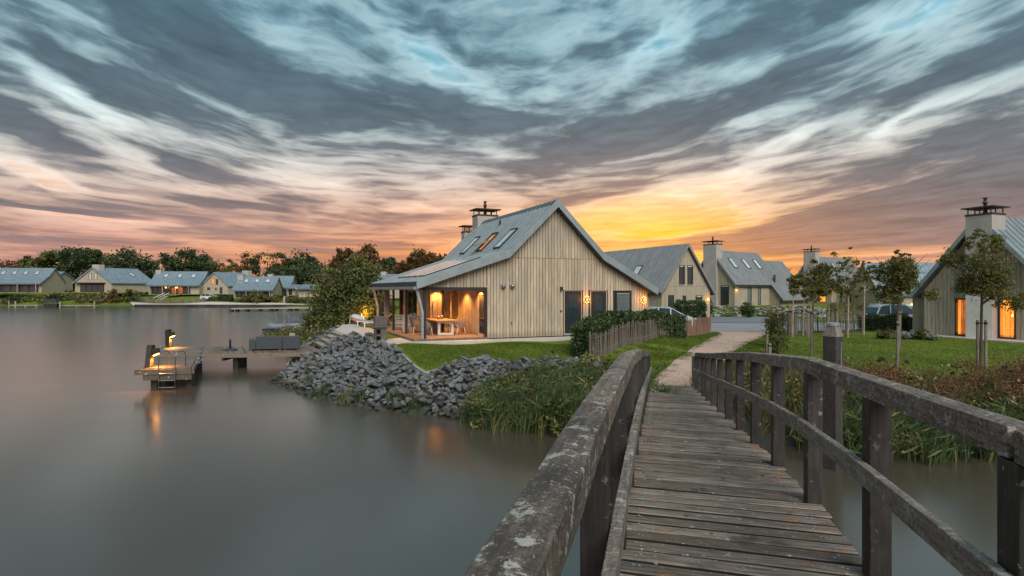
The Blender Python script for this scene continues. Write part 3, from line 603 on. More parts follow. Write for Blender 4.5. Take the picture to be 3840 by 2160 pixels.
nl = nail.build('nail_heads', 'galv', BR); nl['kind'] = 'stuff'
JN = [-3.03 + 2.53 * i for i in range(9)]           # rail joints every second post
def beam(pts, prof, name, m, bevel=.006):
    """profile in (x, z) swept along points (x, y, z)"""
    b = MB(); n = len(prof); vs = [(p[0] + q[0], p[1], p[2] + q[1]) for p in pts for q in prof]
    fs = [(i * n + k, i * n + (k + 1) % n, (i + 1) * n + (k + 1) % n, (i + 1) * n + k) for i in range(len(pts) - 1) for k in range(n)] + [tuple(range(n))[::-1], tuple(range((len(pts) - 1) * n, len(pts) * n))]
    return b.add(vs, fs).build(name, m, BR, bevel=bevel)
RH = 1.145
for sx in (-1, 1):
    X = sx * (HW + .02)
    for a, b in zip(JN[:-1], JN[1:]):
        b = min(b, S1 + .15); k = 7; pts = []
        for i in range(k):
            s_ = a + .016 + (b - a - .032) * i / (k - 1); t = i / (k - 1); z = (zd(a) * (1 - t) + zd(b) * t) + RH
            pts.append((X + RNG.uniform(-.004, .004), s_, z + .005 * math.sin(math.pi * t) + RNG.uniform(-.003, .003)))
        beam(pts, [(-.058, -.12), (.058, -.12), (.058, -.012), (.0, 0), (-.058, -.012)], 'handrail', 'rail', .004)
        pts = [(X - sx * .085, a + .005 + (b - a - .01) * i / 6, zd(a + (b - a) * i / 6) + .60 + RNG.uniform(-.004, .004)) for i in range(7)]
        beam(pts, [(-.024, -.055), (.024, -.055), (.024, .055), (-.024, .055)], 'lower_rail', 'rail_low', .005)
    s_ = JN[0] + .02
    while s_ < S1:
        z = zd(s_); MB().box(X - .055, X + .055, s_ - .06, s_ + .06, z - .32 if s_ > 16 else z - .38, z + RH - .125).build('post', 'post_dark', BR, bevel=.006)
        s_ += 1.265
for x in (-.5, 0, .5):
    beam([(x, a, zd(a) - .04) for a in np.linspace(S0, S1 - .6, 30)], [(-.05, -.24), (.05, -.24), (.05, 0), (-.05, 0)], 'stringer', 'post_dark', 0)
for s_ in (3.2, 8.6, 13.4):
    for x in (-.62, .62): MB().tube([(x, s_, -1.2), (x, s_, zd(s_) - .28)], .11, 10).build('pile', 'post_dark', BR)
    MB().box(-.8, .8, s_ - .08, s_ + .08, zd(s_) - .44, zd(s_) - .285).build('cross_beam', 'post_dark', BR)
MB().box(-.95, .95, S1 + .02, S1 + .14, .45, zd(S1) + .005).build('end_sill', 'rail_low', BR)

# ------------------------------------------------------------------ jetty
def fresh(fn): return MB(fn)
JT = thing('jetty', 'weathered wooden jetty with an L shaped deck on square piles', 'jetty', (-14, 26, .86)); ZJ = .86
A0, A1, B1, B0 = np.array([-15.1, 21.85]), np.array([-13.3, 22.1]), np.array([-17.4, 29.95]), np.array([-19.25, 29.75])
def lerp(a, b, t): return a + (b - a) * t
def plank4(p, q, r, s_, z0, z1, name, m, par):
    return MB().hexa([(*p, z0), (*q, z0), (*r, z0), (*s_, z0), (*p, z1), (*q, z1), (*r, z1), (*s_, z1)]).build(name, m, par)
n = 56
for i in range(n):                                   # platform boards run across
    a, b = i / n + .0012, (i + 1) / n - .0012; plank4(lerp(A0, B0, a), lerp(A1, B1, a), lerp(A1, B1, b), lerp(A0, B0, b), ZJ - .035, ZJ + RNG.uniform(-.002, .002), 'plank', 'deck_grey', JT)
W0, W1, W2, W3 = np.array([-15.95, 26.9]), np.array([-9.7, 27.75]), np.array([-11.7, 30.75]), np.array([-17.45, 29.9])
n = 44
for i in range(n):
    a, b = i / n + .0018, (i + 1) / n - .0018; plank4(lerp(W0, W1, a), lerp(W0, W1, b), lerp(W3, W2, b), lerp(W3, W2, a), ZJ - .035, ZJ + RNG.uniform(-.002, .002), 'plank', 'deck_grey', JT)
def joist(p, q, z0, z1, th, name='edge_beam', m='deck_grey'):
    p = Vector((*p, 0)); q = Vector((*q, 0)); nn = (q - p).cross(Vector((0, 0, 1))).normalized() * th
    MB().hexa([p + Vector((0, 0, z0)), q + Vector((0, 0, z0)), q + nn + Vector((0, 0, z0)), p + nn + Vector((0, 0, z0)), p + Vector((0, 0, z1)), q + Vector((0, 0, z1)), q + nn + Vector((0, 0, z1)), p + nn + Vector((0, 0, z1))]).build(name, m, JT, bevel=.008)
ext = np.array([-.30, -.04])
joist(A0 + ext, A1 + np.array([.05, 0]), ZJ - .27, ZJ - .04, .09); joist(A0 + np.array([.0, .03]), A1 + np.array([.05, .03]), ZJ - .50, ZJ - .275, .09)
joist(A1 + np.array([.03, 0]), B1 + np.array([.03, 0]), ZJ - .27, ZJ - .04, .08); joist(B0, A0, ZJ - .27, ZJ - .04, .08)
joist(W0 + np.array([.2, -.02]), W1 + np.array([0, -.02]), ZJ - .24, ZJ - .04, .08); joist(W2, W3, ZJ - .24, ZJ - .04, .08); joist(B1, B0, ZJ - .24, ZJ - .04, .08)
def pile(x, y, z1, r=.13): MB().box(x - r, x + r, y - r, y + r, -1.3, z1).build('pile', 'post_dark', JT, bevel=.01)
for p in [(-14.86, 22.25), (-13.55, 22.5), (-16.6, 25.9), (-15.3, 26.0), (-14.4, 23.9), (-14.55, 28.9), (-14.2, 27.5), (-18.7, 29.4)]: pile(*p, ZJ - .28)
joist((-14.7, 27.0), (-14.9, 30.0), ZJ - .40, ZJ - .245, .12, 'cross_beam', 'post_dark')
def mooring(x, y, h, label, lean):
    t = thing('lamp_post', label, 'jetty lamp', (x, y, ZJ), 'lamps on the jetty')
    MB().hexa([(x - .11 - lean, y - .11, ZJ), (x + .11 - lean, y - .11, ZJ), (x + .11 - lean, y + .11, ZJ), (x - .11 - lean, y + .11, ZJ), (x - .11, y - .11, ZJ + h), (x + .11, y - .11, ZJ + h), (x + .11, y + .11, ZJ + h), (x - .11, y + .11, ZJ + h)]).build('post', 'post_dark', t, bevel=.01)
    zt = ZJ + h - .13
    MB().hexa([(x + .115, y - .10, zt - .30), (x + .34, y - .10, zt - .20), (x + .34, y + .10, zt - .20), (x + .115, y + .10, zt - .30), (x + .115, y - .10, zt), (x + .28, y - .10, zt), (x + .28, y + .10, zt), (x + .115, y + .10, zt)]).build('lamp_shade', 'black', t, bevel=.006)
    MB().hexa([(x + .13, y - .08, zt - .318), (x + .33, y - .08, zt - .228), (x + .33, y + .08, zt - .228), (x + .13, y + .08, zt - .318), (x + .13, y - .08, zt - .302), (x + .33, y - .08, zt - .212), (x + .33, y + .08, zt - .212), (x + .13, y + .08, zt - .302)]).build('lamp_glass', 'jetty_lamp', t)
    ld = bpy.data.lights.new('jetty_light', 'SPOT'); lo = bpy.data.objects.new('jetty_light', ld); C.objects.link(lo); lo.location = (x + .24, y - .02, zt - .34); ld.energy = 230; ld.color = (1, .38, .07); ld.spot_size = R(150); ld.spot_blend = .7; ld.shadow_soft_size = .06
    lo.parent = t; lo.location = Vector(lo.location) - ORG[t.name]
mooring(-14.92, 22.05, .93, 'near jetty lamp on a dark square post beside the swim ladder', .10)
mooring(-19.05, 29.55, 1.0, 'far jetty lamp on a dark square post at the back corner', -.02)
ld_ = thing('swim_ladder', 'stainless steel swim ladder hooked over the front edge of the jetty', 'ladder', (-14.1, 21.8, ZJ))
for dx in (0, .62):
    x = -14.42 + dx * .99; y = 21.86 + dx * .14
    MB().tube([(x, y + .62, ZJ + .01), (x, y + .6, ZJ + .46), (x, y + .5, ZJ + .62), (x, y + .2, ZJ + .66), (x, y - .04, ZJ + .60), (x, y - .09, ZJ + .40), (x, y - .10, -.35)], .02, 8).build('side_rail', 'steel', ld_, smooth=True)
for z in (ZJ - .22, ZJ - .50, ZJ - .78):
    MB().tube([(-14.42, 21.76, z), (-13.81, 21.85, z)], .019, 8).build('rung', 'steel', ld_)
def bollard(x, y, label):
    t = thing('mooring_cleat', label, 'mooring cleat', (x, y, ZJ), 'steel cleats on the jetty'); MB().box(x - .10, x + .10, y - .08, y + .08, ZJ + .002, ZJ + .02).build('base_plate', 'galv', t)
    MB().lathe([(.055, .02), (.055, .20), (.06, .21), (.05, .225)], (x, y, ZJ), 10).build('bollard', 'galv', t, True)
bollard(-13.75, 23.4, 'steel mooring cleat on the right side of the jetty nearest the ladder'); bollard(-15.15, 25.9, 'steel mooring cleat at the inner corner where the walkway meets the platform'); bollard(-18.55, 28.2, 'steel mooring cleat on the left edge near the far jetty lamp')
# sofa
def sofa():
    t = thing('lounge_sofa', 'dark grey outdoor corner sofa seen from behind on the jetty', 'sofa', (-12.6, 28.6, ZJ)); e = np.array([.985, .17]); f = np.array([-.46, .888]); o = np.array([-13.75, 27.95])
    def L(u, v, z): q = o + u * e + v * f; return (q[0], q[1], ZJ + z)
    for (u0, u1, nm) in ((.30, 1.60, 'long_seat'), (1.62, 2.52, 'corner_seat')):
        MB(L).box(u0, u1, .2, .92, .06, .36).build(nm, 'sofa', t, bevel=.03)
        MB(L).box(u0, u1, 0, .19, .06, .74).build('backrest', 'sofa', t, bevel=.035)
    MB(L).box(.0, .29, 0, .92, .06, .57).build('armrest', 'sofa', t, bevel=.035); MB(L).box(2.32, 2.53, .195, .92, .37, .74).build('armrest', 'sofa', t, bevel=.035)
    cs = MB(L); cs.prism([(.30, .37), (.62, .37), (.52, .86), (.40, .88)], 'x', 2.0, 2.30).build('cushion', 'larch_grey', t, bevel=.04)
    for u in (.1, 1.5, 1.75, 2.4):
        for v in (.1, .8): MB(L).box(u - .03, u + .03, v - .03, v + .03, 0, .058).build('foot', 'teak', t)
sofa()
pb = thing('parasol_base', 'dark blue parasol base with an upright sleeve standing on the jetty', 'parasol base', (-14.9, 28.2, ZJ))
MB().lathe([(.36, 0), (.37, .04), (.33, .075), (.08, .09)], (-14.9, 28.2, ZJ), 20).build('foot', 'parasol', pb, True); MB().lathe([(.05, .085), (.05, .52), (.06, .53), (.06, .58)], (-14.9, 28.2, ZJ), 12).build('sleeve', 'parasol', pb, True)
# stairs from the jetty to the terrace
ST = thing('garden_steps', 'wooden steps climbing from the jetty to the terrace between the stones', 'steps', (-10.7, 29.7, ZJ)); eS = np.array([.87, .20]); 
b0, b1 = np.array([-11.5, 30.95]), np.array([-10.05, 28.35])
def SL(u, v, z): q = lerp(b0, b1, u) + v * np.array([.75, .66]); return (q[0], q[1], ZJ + z)
for i in range(4):
    v0 = .02 + i * .34; z1 = .185 * (i + 1)
    MB(SL).box(.03, .97, v0, v0 + .05, z1 - .185, z1 - .042).build('riser', 'deck_grey', ST); MB(SL).box(.03, .97, v0 - .02, v0 + .345, z1 - .04, z1).build('tread', 'larch_grey', ST)
for u0, u1 in ((0, .028), (.972, 1)):
    MB(SL).prism([(-.06, -.3), (1.40, -.1), (1.40, .74), (1.06, .70), (-.06, .06)], 'x', u0, u1).build('stringer', 'deck_grey', ST)
# covered boat and floating jetty further out
bt = thing('covered_boat', 'grey motor boat under a dark canvas cover moored behind the grass spit', 'boat', (-22.3, 53, 0)); bo = Vector((-24.0, 53.2, 0))
def hullsec(t):   # length 0..4.2 along +x
    w = .95 * (1 - max(0, (t - .55) / .45) ** 2.2 * .95); return [(-w, .70), (-w * .93, .12), (-w * .5, -.15), (w * .5, -.15), (w * .93, .12), (w, .70)]
vs, fs = [], []
for i in range(11):
    t = i / 10; x = t * 4.3; sh = .10 * t
    vs += [(bo.x + x, bo.y + p[0], p[1] + sh) for p in hullsec(t)]
for i in range(10):
    for k in range(6): fs.append((i * 6 + k, i * 6 + (k + 1) % 6, (i + 1) * 6 + (k + 1) % 6, (i + 1) * 6 + k))
MB().add(vs, fs + [(5, 4, 3, 2, 1, 0), tuple(range(60, 66))]).build('hull', 'boat_grey', bt, True)
prof = [(.55, .0), (.9, .14), (1.35, .42), (1.75, .66), (2.15, .76), (2.7, .75), (3.2, .62), (3.7, .38), (4.15, .06)]
vs, fs = [], []
for (x, h) in prof:
    w = .9 * (1 - max(0, (x / 4.3 - .55) / .45) ** 2.2 * .9)
    for a in np.linspace(0, math.pi, 9): vs.append((bo.x + x, bo.y + w * math.cos(a), .74 + .02 * x + h * math.sin(a) ** .8))
for i in range(len(prof) - 1):
    for k in range(8): fs.append((i * 9 + k, i * 9 + k + 1, (i + 1) * 9 + k + 1, (i + 1) * 9 + k))
MB().add(vs, fs).build('canvas_cover', 'boat_cover', bt, True)
MB().box(bo.x + 2.12, bo.x + 2.2, bo.y - .97, bo.y - .93, .45, 1.6).build('cover_strap', 'boat_grey', bt); MB().tube([(bo.x + .55, bo.y, .7), (bo.x + .42, bo.y, 1.75)], .015, 6).build('aerial', 'galv', bt)
MB().box(bo.x - .25, bo.x + 1.5, bo.y - 1.5, bo.y - 1.0, .05, .24).build('fender_board', 'post_dark', bt)
tag(MB().tube([(bo.x + 2.0, bo.y - 1.6, -.8), (bo.x + 2.0, bo.y - 1.6, 1.15)], .13, 10).build('mooring_pile', 'stake'), 'wooden mooring pile beside the covered boat', 'mooring pile')
fj = thing('floating_jetty', 'long low floating jetty in front of the far promenade', 'jetty', (-43, 100, 0))
for i in range(9):
    x0 = at(876, 98) + i * 1.85; y0 = 98 + i * .75; MB().hexa([(x0, y0 - .8, .40), (x0 + 1.83, y0 - .05, .40), (x0 + 1.6, y0 + 1.5, .40), (x0 - .2, y0 + .8, .40), (x0, y0 - .8, .58), (x0 + 1.83, y0 - .05, .58), (x0 + 1.6, y0 + 1.5, .58), (x0 - .2, y0 + .8, .58)]).build('deck_section', 'larch_grey', fj)
for i, px in enumerate((882, 900, 932, 972, 1006, 1022, 1068, 1088, 1130, 1150)):
    x = at(px, 99) ; y = 98 + (x - at(876, 98)) / 1.85 * .75; MB().box(x - .22, x + .22, y - .6, y + .2, -.15, .40).build('float', 'post_dark', fj)
# ------------------------------------------------------------------ houses
def frame_fn(O, e, f): return lambda u, v, z: (O[0] + u * e[0] + v * f[0], O[1] + u * e[1] + v * f[1], z)
def pz(prof, u): return float(np.interp(u, [p[0] for p in prof], [p[1] for p in prof]))
def slab(fn, prof, th, v0, v1):
    inner = []
    for i, (u, z) in enumerate(prof):
        du = .10 if i == 0 else (-.10 if i == len(prof) - 1 else 0); inner.append((u + du, z - th))
    b = MB(fn); n = len(prof); vs = []
    for v in (v0, v1): vs += [(u, v, z) for u, z in prof] + [(u, v, z) for u, z in inner]
    m = 2 * n; fs = []
    for i in range(n - 1): fs += [(i, i + 1, n + i + 1, n + i), (m + i + 1, m + i, m + n + i, m + n + i + 1), (i, m + i, m + i + 1, i + 1), (n + i, n + i + 1, m + n + i + 1, m + n + i)]
    fs += [(0, n, m + n, m), (n - 1, m + n - 1, m + m - 1, m - 1)]
    return b.add(vs, fs)
def panels(fn, prof, v0, v1, step, parent, m='zinc', single=True, segs=None, skip=lambda s, v: False, lip=.012, rib=.035):
    """standing seam sheets: each sheet a panel with its upright seam"""
    al = MB(fn); n = max(1, round((v1 - v0) / step)); st = (v1 - v0) / n
    for i in range(len(prof) - 1):
        if segs is not None and i not in segs: continue
        (ua, za), (ub, zb) = prof[i], prof[i + 1]; ln = math.hypot(ub - ua, zb - za); nu, nz = -(zb - za) / ln, (ub - ua) / ln
        for k in range(n):
            a, b = v0 + k * st, v0 + (k + 1) * st; q = MB(fn) if single else al
            def slabp(a, b, h0, h1): 
                P = lambda u, z, v, h: (u + nu * h, v, z + nz * h)
                q.hexa([P(ua, za, a, h0), P(ub, zb, a, h0), P(ub, zb, b, h0), P(ua, za, b, h0), P(ua, za, a, h1), P(ub, zb, a, h1), P(ub, zb, b, h1), P(ua, za, b, h1)])
            slabp(a + .03, b - .022, .002, lip); slabp(a - .014, a + .014, .0, lip + rib)
            if single: q.build('roof_panel', m, parent)
    if not single: o = al.build('standing_seams', m, parent); o['kind'] = 'stuff'
def cladding(fn, axis, const, a0, a1, step, zb, ztop, openings, parent, m, single=True, out=-1, th=.024, seam=None, gap=.023):
    """upright boards on a wall; const = wall plane, out = which way the boards stand proud"""
    al = MB(fn); a = a0; pieces = []
    while a < a1 - .02:
        b = min(a + step, a1); spans = [(zb, None)]
        cuts = sorted([(o[2], o[3]) for o in openings if o[0] < b - .01 and o[1] > a + .01])
        for (c0, c1) in cuts:
            lo, _ = spans.pop();
            if c0 - lo > .03: spans.append((lo, c0))
            spans.append((c1, None))
        if seam and ztop((a + b) / 2) > seam + .25:
            ns = []
            for lo, hi in spans:
                if lo < seam - .05 and (hi is None or hi > seam + .05): ns += [(lo, seam - .008), (seam + .008, hi)]
                else: ns.append((lo, hi))
            spans = ns
        for lo, hi in spans:
            za, zb_ = (ztop(a), ztop(b)) if hi is None else (hi, hi)
            if max(za, zb_) - lo < .05: continue
            za, zb_ = max(za, lo + .01), max(zb_, lo + .01); t = th * RNG.uniform(.85, 1.1); c0, c1 = (const, const + out * t); g0, g1 = a + gap / 2, b - gap / 2
            def V(s, c, z): return (s, c, z) if axis == 'u' else (c, s, z)
            q = MB(fn) if single else al
            q.hexa([V(g0, c1, lo), V(g1, c1, lo), V(g1, c0, lo), V(g0, c0, lo), V(g0, c1, za), V(g1, c1, zb_), V(g1, c0, zb_), V(g0, c0, za)])
            if single: q.build('board', m, parent)
        a = b
    if not single: o = al.build('cladding_boards', m, parent); o['kind'] = 'stuff'
def window(fn, axis, const, out, a0, a1, z0, z1, parent, pane='pane_dark', fr=.06, frame='black', name='window', blind=False, sill=False, mull=0):
    q = MB(fn)
    def bx(q, s0, s1, c0, c1, z0, z1):
        c0, c1 = sorted((const + out * c0, const + out * c1)); return q.box(s0, s1, c0, c1, z0, z1) if axis == 'u' else q.box(c0, c1, s0, s1, z0, z1)
    bx(q, a0, a0 + fr, -.0, .030, z0, z1); bx(q, a1 - fr, a1, -.0, .030, z0, z1); bx(q, a0 + fr, a1 - fr, 0, .030, z0, z0 + fr); bx(q, a0 + fr, a1 - fr, 0, .030, z1 - fr, z1)
    for k in range(mull): c = a0 + (a1 - a0) * (k + 1) / (mull + 1); bx(q, c - fr / 2, c + fr / 2, 0, .028, z0 + fr, z1 - fr)
    w = q.build(name, frame, parent); bx(MB(fn), a0 + fr, a1 - fr, .003, .012, z0 + fr, z1 - fr).build('pane', pane, w)
    if blind: bx(MB(fn), a0 + fr, a1 - fr, .012, .034, z1 - fr - .07, z1 - fr - .01).build('blind_box', 'white', w)
    if sill: bx(MB(fn), a0 - .04, a1 + .04, .0, .08, z0 - .05, z0 - .005).build('sill', 'galv', w)
    return w
def skylight(fn, prof, seg, s0, s1, v0, v1, parent, pane='pane_sky_painted', open_=False):
    (ua, za), (ub, zb) = prof[seg], prof[seg + 1]; ln = math.hypot(ub - ua, zb - za); du, dz = (ub - ua) / ln, (zb - za) / ln; nu, nz = -dz, du
    P = lambda s, v, h: (ua + du * s + nu * h, v, za + dz * s + nz * h)
    def bar(q, s0, s1, v0, v1, h0, h1): q.hexa([P(s0, v0, h0), P(s1, v0, h0), P(s1, v1, h0), P(s0, v1, h0), P(s0, v0, h1), P(s1, v0, h1), P(s1, v1, h1), P(s0, v1, h1)])
    q = MB(fn); t = .055
    bar(q, s0, s1, v0, v0 + t, .01, .10); bar(q, s0, s1, v1 - t, v1, .01, .10); bar(q, s0, s0 + t, v0 + t, v1 - t, .01, .10); bar(q, s1 - t, s1, v0 + t, v1 - t, .01, .12)
    w = q.build('skylight', 'car_trim', parent)
    if not open_: q = MB(fn); bar(q, s0 + t, s1 - t, v0 + t, v1 - t, .05, .075); q.build('pane', pane, w)
    else:
        q = MB(fn); bar(q, s0 + t, s1 - t, v0 + t, v1 - t, .004, .02); q.build('lit_opening', 'lit_win', w)
        mid = (s0 + s1) / 2; ang = R(24); hl = (s1 - s0) / 2
        def PT(s, v, h): a = s - mid; return P(mid + a * math.cos(ang) - h * math.sin(ang), v, .10 - a * math.sin(ang) + h * math.cos(ang))
        q = MB(fn)
        for (x0, x1, y0, y1) in ((s0, s1, v0 + .02, v0 + .08), (s0, s1, v1 - .08, v1 - .02), (s0, s0 + .07, v0 + .08, v1 - .08), (s1 - .07, s1, v0 + .08, v1 - .08)): q.hexa([PT(x0, y0, 0), PT(x1, y0, 0), PT(x1, y1, 0), PT(x0, y1, 0), PT(x0, y0, .05), PT(x1, y0, .05), PT(x1, y1, .05), PT(x0, y1, .05)])
        q.build('sash', 'teak', w); q = MB(fn); q.hexa([PT(x, y, h) for h in (.02, .035) for x, y in ((s0 + .07, v0 + .08), (s1 - .07, v0 + .08), (s1 - .07, v1 - .08), (s0 + .07, v1 - .08))]); q.build('pane', 'glass', w)
    return w
def chimney(fn, u0, u1, v0, v1, z0, z1, parent, cowl=True, cap=True, m='render'):
    c = MB(fn).box(u0, u1, v0, v1, z0, z1).build('chimney', m, parent)
    if not cap: return c
    MB(fn).box(u0 - .03, u1 + .03, v0 - .03, v1 + .03, z1 + .002, z1 + .10).build('chimney_rim', 'soot', c)
    q = MB(fn); z2 = z1 + .42
    for u in (u0 + .08, (u0 * 2 + u1) / 3, (u0 + u1 * 2) / 3, u1 - .08):
        for v in (v0 + .08, v1 - .08): q.box(u - .022, u + .022, v - .022, v + .022, z1 + .10, z2)
    q.build('cap_legs', 'soot', c)
    MB(fn).box(u0 - .16, u1 + .16, v0 - .16, v1 + .16, z2 + .001, z2 + .07).build('cap_plate', 'soot', c)
    if cowl:
        uc, vc = (u0 + u1) / 2, (v0 + v1) / 2; q = MB()
        q.lathe([(.15, 0), (.12, .12), (.09, .2), (.09, .62), (.16, .66), (.09, .72), (.075, .90), (.15, .93), (.12, .96)], fn(uc, vc, z1 + .10), 10); q.build('cowl', 'soot', c, True)
    return c
def block(fn, prof, th, W, L, zb, inset=.0):
    pts = [(0, zb), (W, zb), (W, pz(prof, W) - th)] + [(u, z - th) for u, z in reversed(prof) if 0 < u < W] + [(0, pz(prof, 0) - th)]
    return MB(fn).prism([(u, z - .004 if z > zb else z) for u, z in pts], 'y', 0, L)
def house(label, O, e, f, zb, W, L, prof, cat='house', group='timber houses with zinc roofs', ov=.3, th=.28, wall_m='larch_far', boards=None, seam_step=.55, single_panels=False, zm='zinc_far', name='timber_house', gz_=None):
    fn = frame_fn(O, e, f); t = thing(name, label, cat, (*O, zb), group)
    t_wall = block(fn, prof, th, W, L, zb).build('wall', 'backing' if boards else wall_m, t)
    rf = slab(fn, prof, th, -ov, L + ov).build('roof', 'zinc_seam' if single_panels else zm, t)
    if single_panels:
        for p, q in zip(prof[:-1], prof[1:]):
            for (va, vb) in ((-ov - .02, -ov - .002), (L + ov + .002, L + ov + .02)): MB(fn).hexa([(p[0], va, p[1] - th), (q[0], va, q[1] - th), (q[0], vb, q[1] - th), (p[0], vb, p[1] - th), (p[0], va, p[1] + .03), (q[0], va, q[1] + .03), (q[0], vb, q[1] + .03), (p[0], vb, p[1] + .03)]).build('verge_flashing', zm, rf)
    panels(fn, prof, -ov, L + ov, seam_step, rf, zm, single_panels)
    return t, fn, t_wall, rf
def wall_lamp(fn, axis, const, out, a, z, label, power=14, size=.09, group='lit wall lamps of the houses', style='plain'):
    if axis == 'u': p = Vector(fn(a, const + out * .1, z)); pl = Vector(fn(a, const + out * .42, z))
    else: p = Vector(fn(const + out * .1, a, z)); pl = Vector(fn(const + out * .42, a, z))
    t = thing('wall_lamp', label, 'wall lamp', p, group)
    if style == 'plain':
        MB().lathe([(size, -size), (size, size)], p, 8).build('lamp_glass', 'lamp', t)
    else:
        MB().lathe([(.07, -.11), (.07, .11)], p, 12).build('housing', 'galv', t)
        for k in range(8):
            th = k * math.pi / 4; d = (Vector(fn(1, 0, 0)) - Vector(fn(0, 0, 0))).normalized()
            q = p + d * math.cos(th) * .15 + Vector((0, 0, math.sin(th) * .19)); MB().lathe([(.022, -.035), (.022, .035)], q, 6).build('lamp_glass', 'lamp', t)
        MB(lambda x, y, z: (x, y, z)).lathe([(.02, -.02), (.05, .0), (.02, .02)], p - (pl - p).normalized() * .06, 6).build('bracket', 'galv', t)
    ld = bpy.data.lights.new('lamp_light', 'SPOT'); lo = bpy.data.objects.new('lamp_light', ld); C.objects.link(lo); lo.parent = t; lo.location = pl - ORG[t.name]
    lo.rotation_euler = (p - pl).to_track_quat('-Z', 'Y').to_euler(); ld.spot_size = R(165); ld.spot_blend = .8; ld.energy = power * 1.2; ld.color = (1, .36, .07); ld.shadow_soft_size = .08
    return t

# ---- the main house: gable to the camera, covered porch on the left
G, D = (.941, .339), (-.444, .896); O1 = (-1.232, 26.5); fn = frame_fn(O1, G, D); Z0 = 1.62
PROF = [(-3.62, 4.44), (1.02, 6.02), (3.65, 8.66), (6.32, 5.96), (9.68, 4.12)]; TH = .34; LEN = 9.6
MH = thing('timber_house', 'large pale timber house with zinc roof and lit covered porch beside the rubble bank', 'house', (*O1, Z0), 'timber houses with zinc roofs')
ztop = lambda u: pz(PROF, u) - TH
pts = [(0, Z0), (9.31, Z0), (9.31, ztop(9.31)), (6.32, ztop(6.32)), (3.65, ztop(3.65)), (1.02, ztop(1.02)), (0, ztop(0))]
# gable wall with the openings left as niches: backing panel, boards in front
gw = MB(fn).prism(pts, 'y', .03, .20).build('gable_wall', 'backing', MH)
MB(fn).prism([(-3.08, 4.18), (-.005, 4.18), (-.005, ztop(0)), (-3.08, ztop(-3.08))], 'y', .05, .15).build('porch_gable', 'backing', MH)
OPEN = [(4.17, 5.24, 1.6, 4.05), (5.72, 6.74, 1.6, 4.04), (7.24, 8.28, 2.0, 4.02)]
cladding(fn, 'u', .03, 0.0, 9.31, .166, Z0 + .04, ztop, OPEN, gw, 'larch', True, -1, .026, seam=5.69)
pg = [o for o in bpy.data.objects if o.name.startswith('porch_gable')][-1]
cladding(fn, 'u', .05, -3.06, -.01, .169, 4.19, ztop, [], pg, 'larch', True, -1, .026)
sw = MB(fn).box(9.13, 9.31, .205, LEN, Z0, ztop(9.31)).build('side_wall', 'backing', MH)
cladding(fn, 'v', 9.31, .0, LEN, .18, Z0 + .04, lambda v: ztop(9.31), [], sw, 'larch', True, 1, .026)
bw = MB(fn).prism([(-1.9, Z0), (9.12, Z0), (9.12, ztop(9.12)), (6.32, ztop(6.32)), (3.65, ztop(3.65)), (1.02, ztop(1.02)), (-1.9, ztop(-1.9))], 'y', LEN - .2, LEN).build('back_wall', 'backing', MH)
cladding(fn, 'u', LEN, -1.9, 9.3, .18, Z0 + .04, ztop, [], bw, 'larch', False, 1, .026)
# side wall of the porch, recess with the glazed doors
iw = MB(fn).box(.005, .12, .205, 3.83, Z0 + .1, ztop(0) - .02).build('porch_side_wall', 'backing', MH)
cladding(fn, 'v', .005, .03, 3.83, .10, Z0 + .11, lambda v: 4.3, [(.10, 1.18, 1.7, 3.95)], iw, 'larch', True, -1, .022)
DZ = Z0 + .10
w1 = window(fn, 'v', .005, -1, .14, 1.14, DZ, 3.93, MH, 'pane_dark', .11, 'cream', 'porch_door'); MB(fn).box(-.075, -.03, .24, .30, 2.65, 2.78).build('handle', 'steel', w1)
# bay with sliding glass
by = MB(fn).box(-1.67, -1.02, 3.86, 3.98, DZ, 4.28).build('bay_wall', 'backing', MH); cladding(fn, 'u', 3.86, -1.67, -1.02, .10, DZ, lambda u: 4.28, [], by, 'larch', True, -1, .022)
bs = MB(fn).box(-1.67, -1.55, 3.985, LEN - .2, DZ, 4.5).build('bay_side_wall', 'backing', MH); cladding(fn, 'v', -1.67, 3.9, LEN - .2, .16, DZ, lambda v: 4.5, [(6.3, 8.3, 1.7, 4.0)], bs, 'larch', True, -1, .024)
window(fn, 'v', -1.67, -1, 6.3, 8.3, DZ, 3.98, MH, 'glass', .08, mull=1)
sl = window(fn, 'u', 3.88, -1, -.99, .0, DZ, 4.1, MH, 'glass', .075, 'cream', 'sliding_door', mull=1)
MB(fn).box(-1.02, -.90, 3.78, 3.87, DZ, 4.2).build('door_jamb', 'black', MH); MB(fn).box(-.93, -.90, 3.74, 3.775, 2.5, 3.0).build('door_handle', 'steel', MH)
# room behind the glass
MB(fn).box(-1.5, 3.0, 8.0, 8.1, DZ, 4.4).build('room_back_wall', 'cream', MH); MB(fn).box(-1.5, 3.0, 3.99, 8.0, Z0, DZ - .004).build('room_floor', 'teak', MH); MB(fn).box(-1.5, 3.0, 3.99, 8.0, 4.29, 4.33).build('room_ceiling', 'white', MH); MB(fn).box(2.9, 3.0, 3.99, 8.0, DZ, 4.28).build('room_side_wall', 'cream', MH)
def plight(nm, u, v, z, e, col=(1, .46, .13), r=.06, par=None):
    ld = bpy.data.lights.new(nm, 'SPOT' if 'spot' in nm else 'POINT'); lo = bpy.data.objects.new(nm, ld); C.objects.link(lo); p = Vector(fn(u, v, z)); ld.energy = e;
    if 'spot' in nm: ld.spot_size = R(125); ld.spot_blend = .8; ld.energy = e * 3.2
    ld.color = col; ld.shadow_soft_size = r
    lo.parent = par or MH; lo.location = p - ORG[(par or MH).name]
plight('room_spot', .6, 5.6, 4.2, 140, (1, .50, .18), .2)
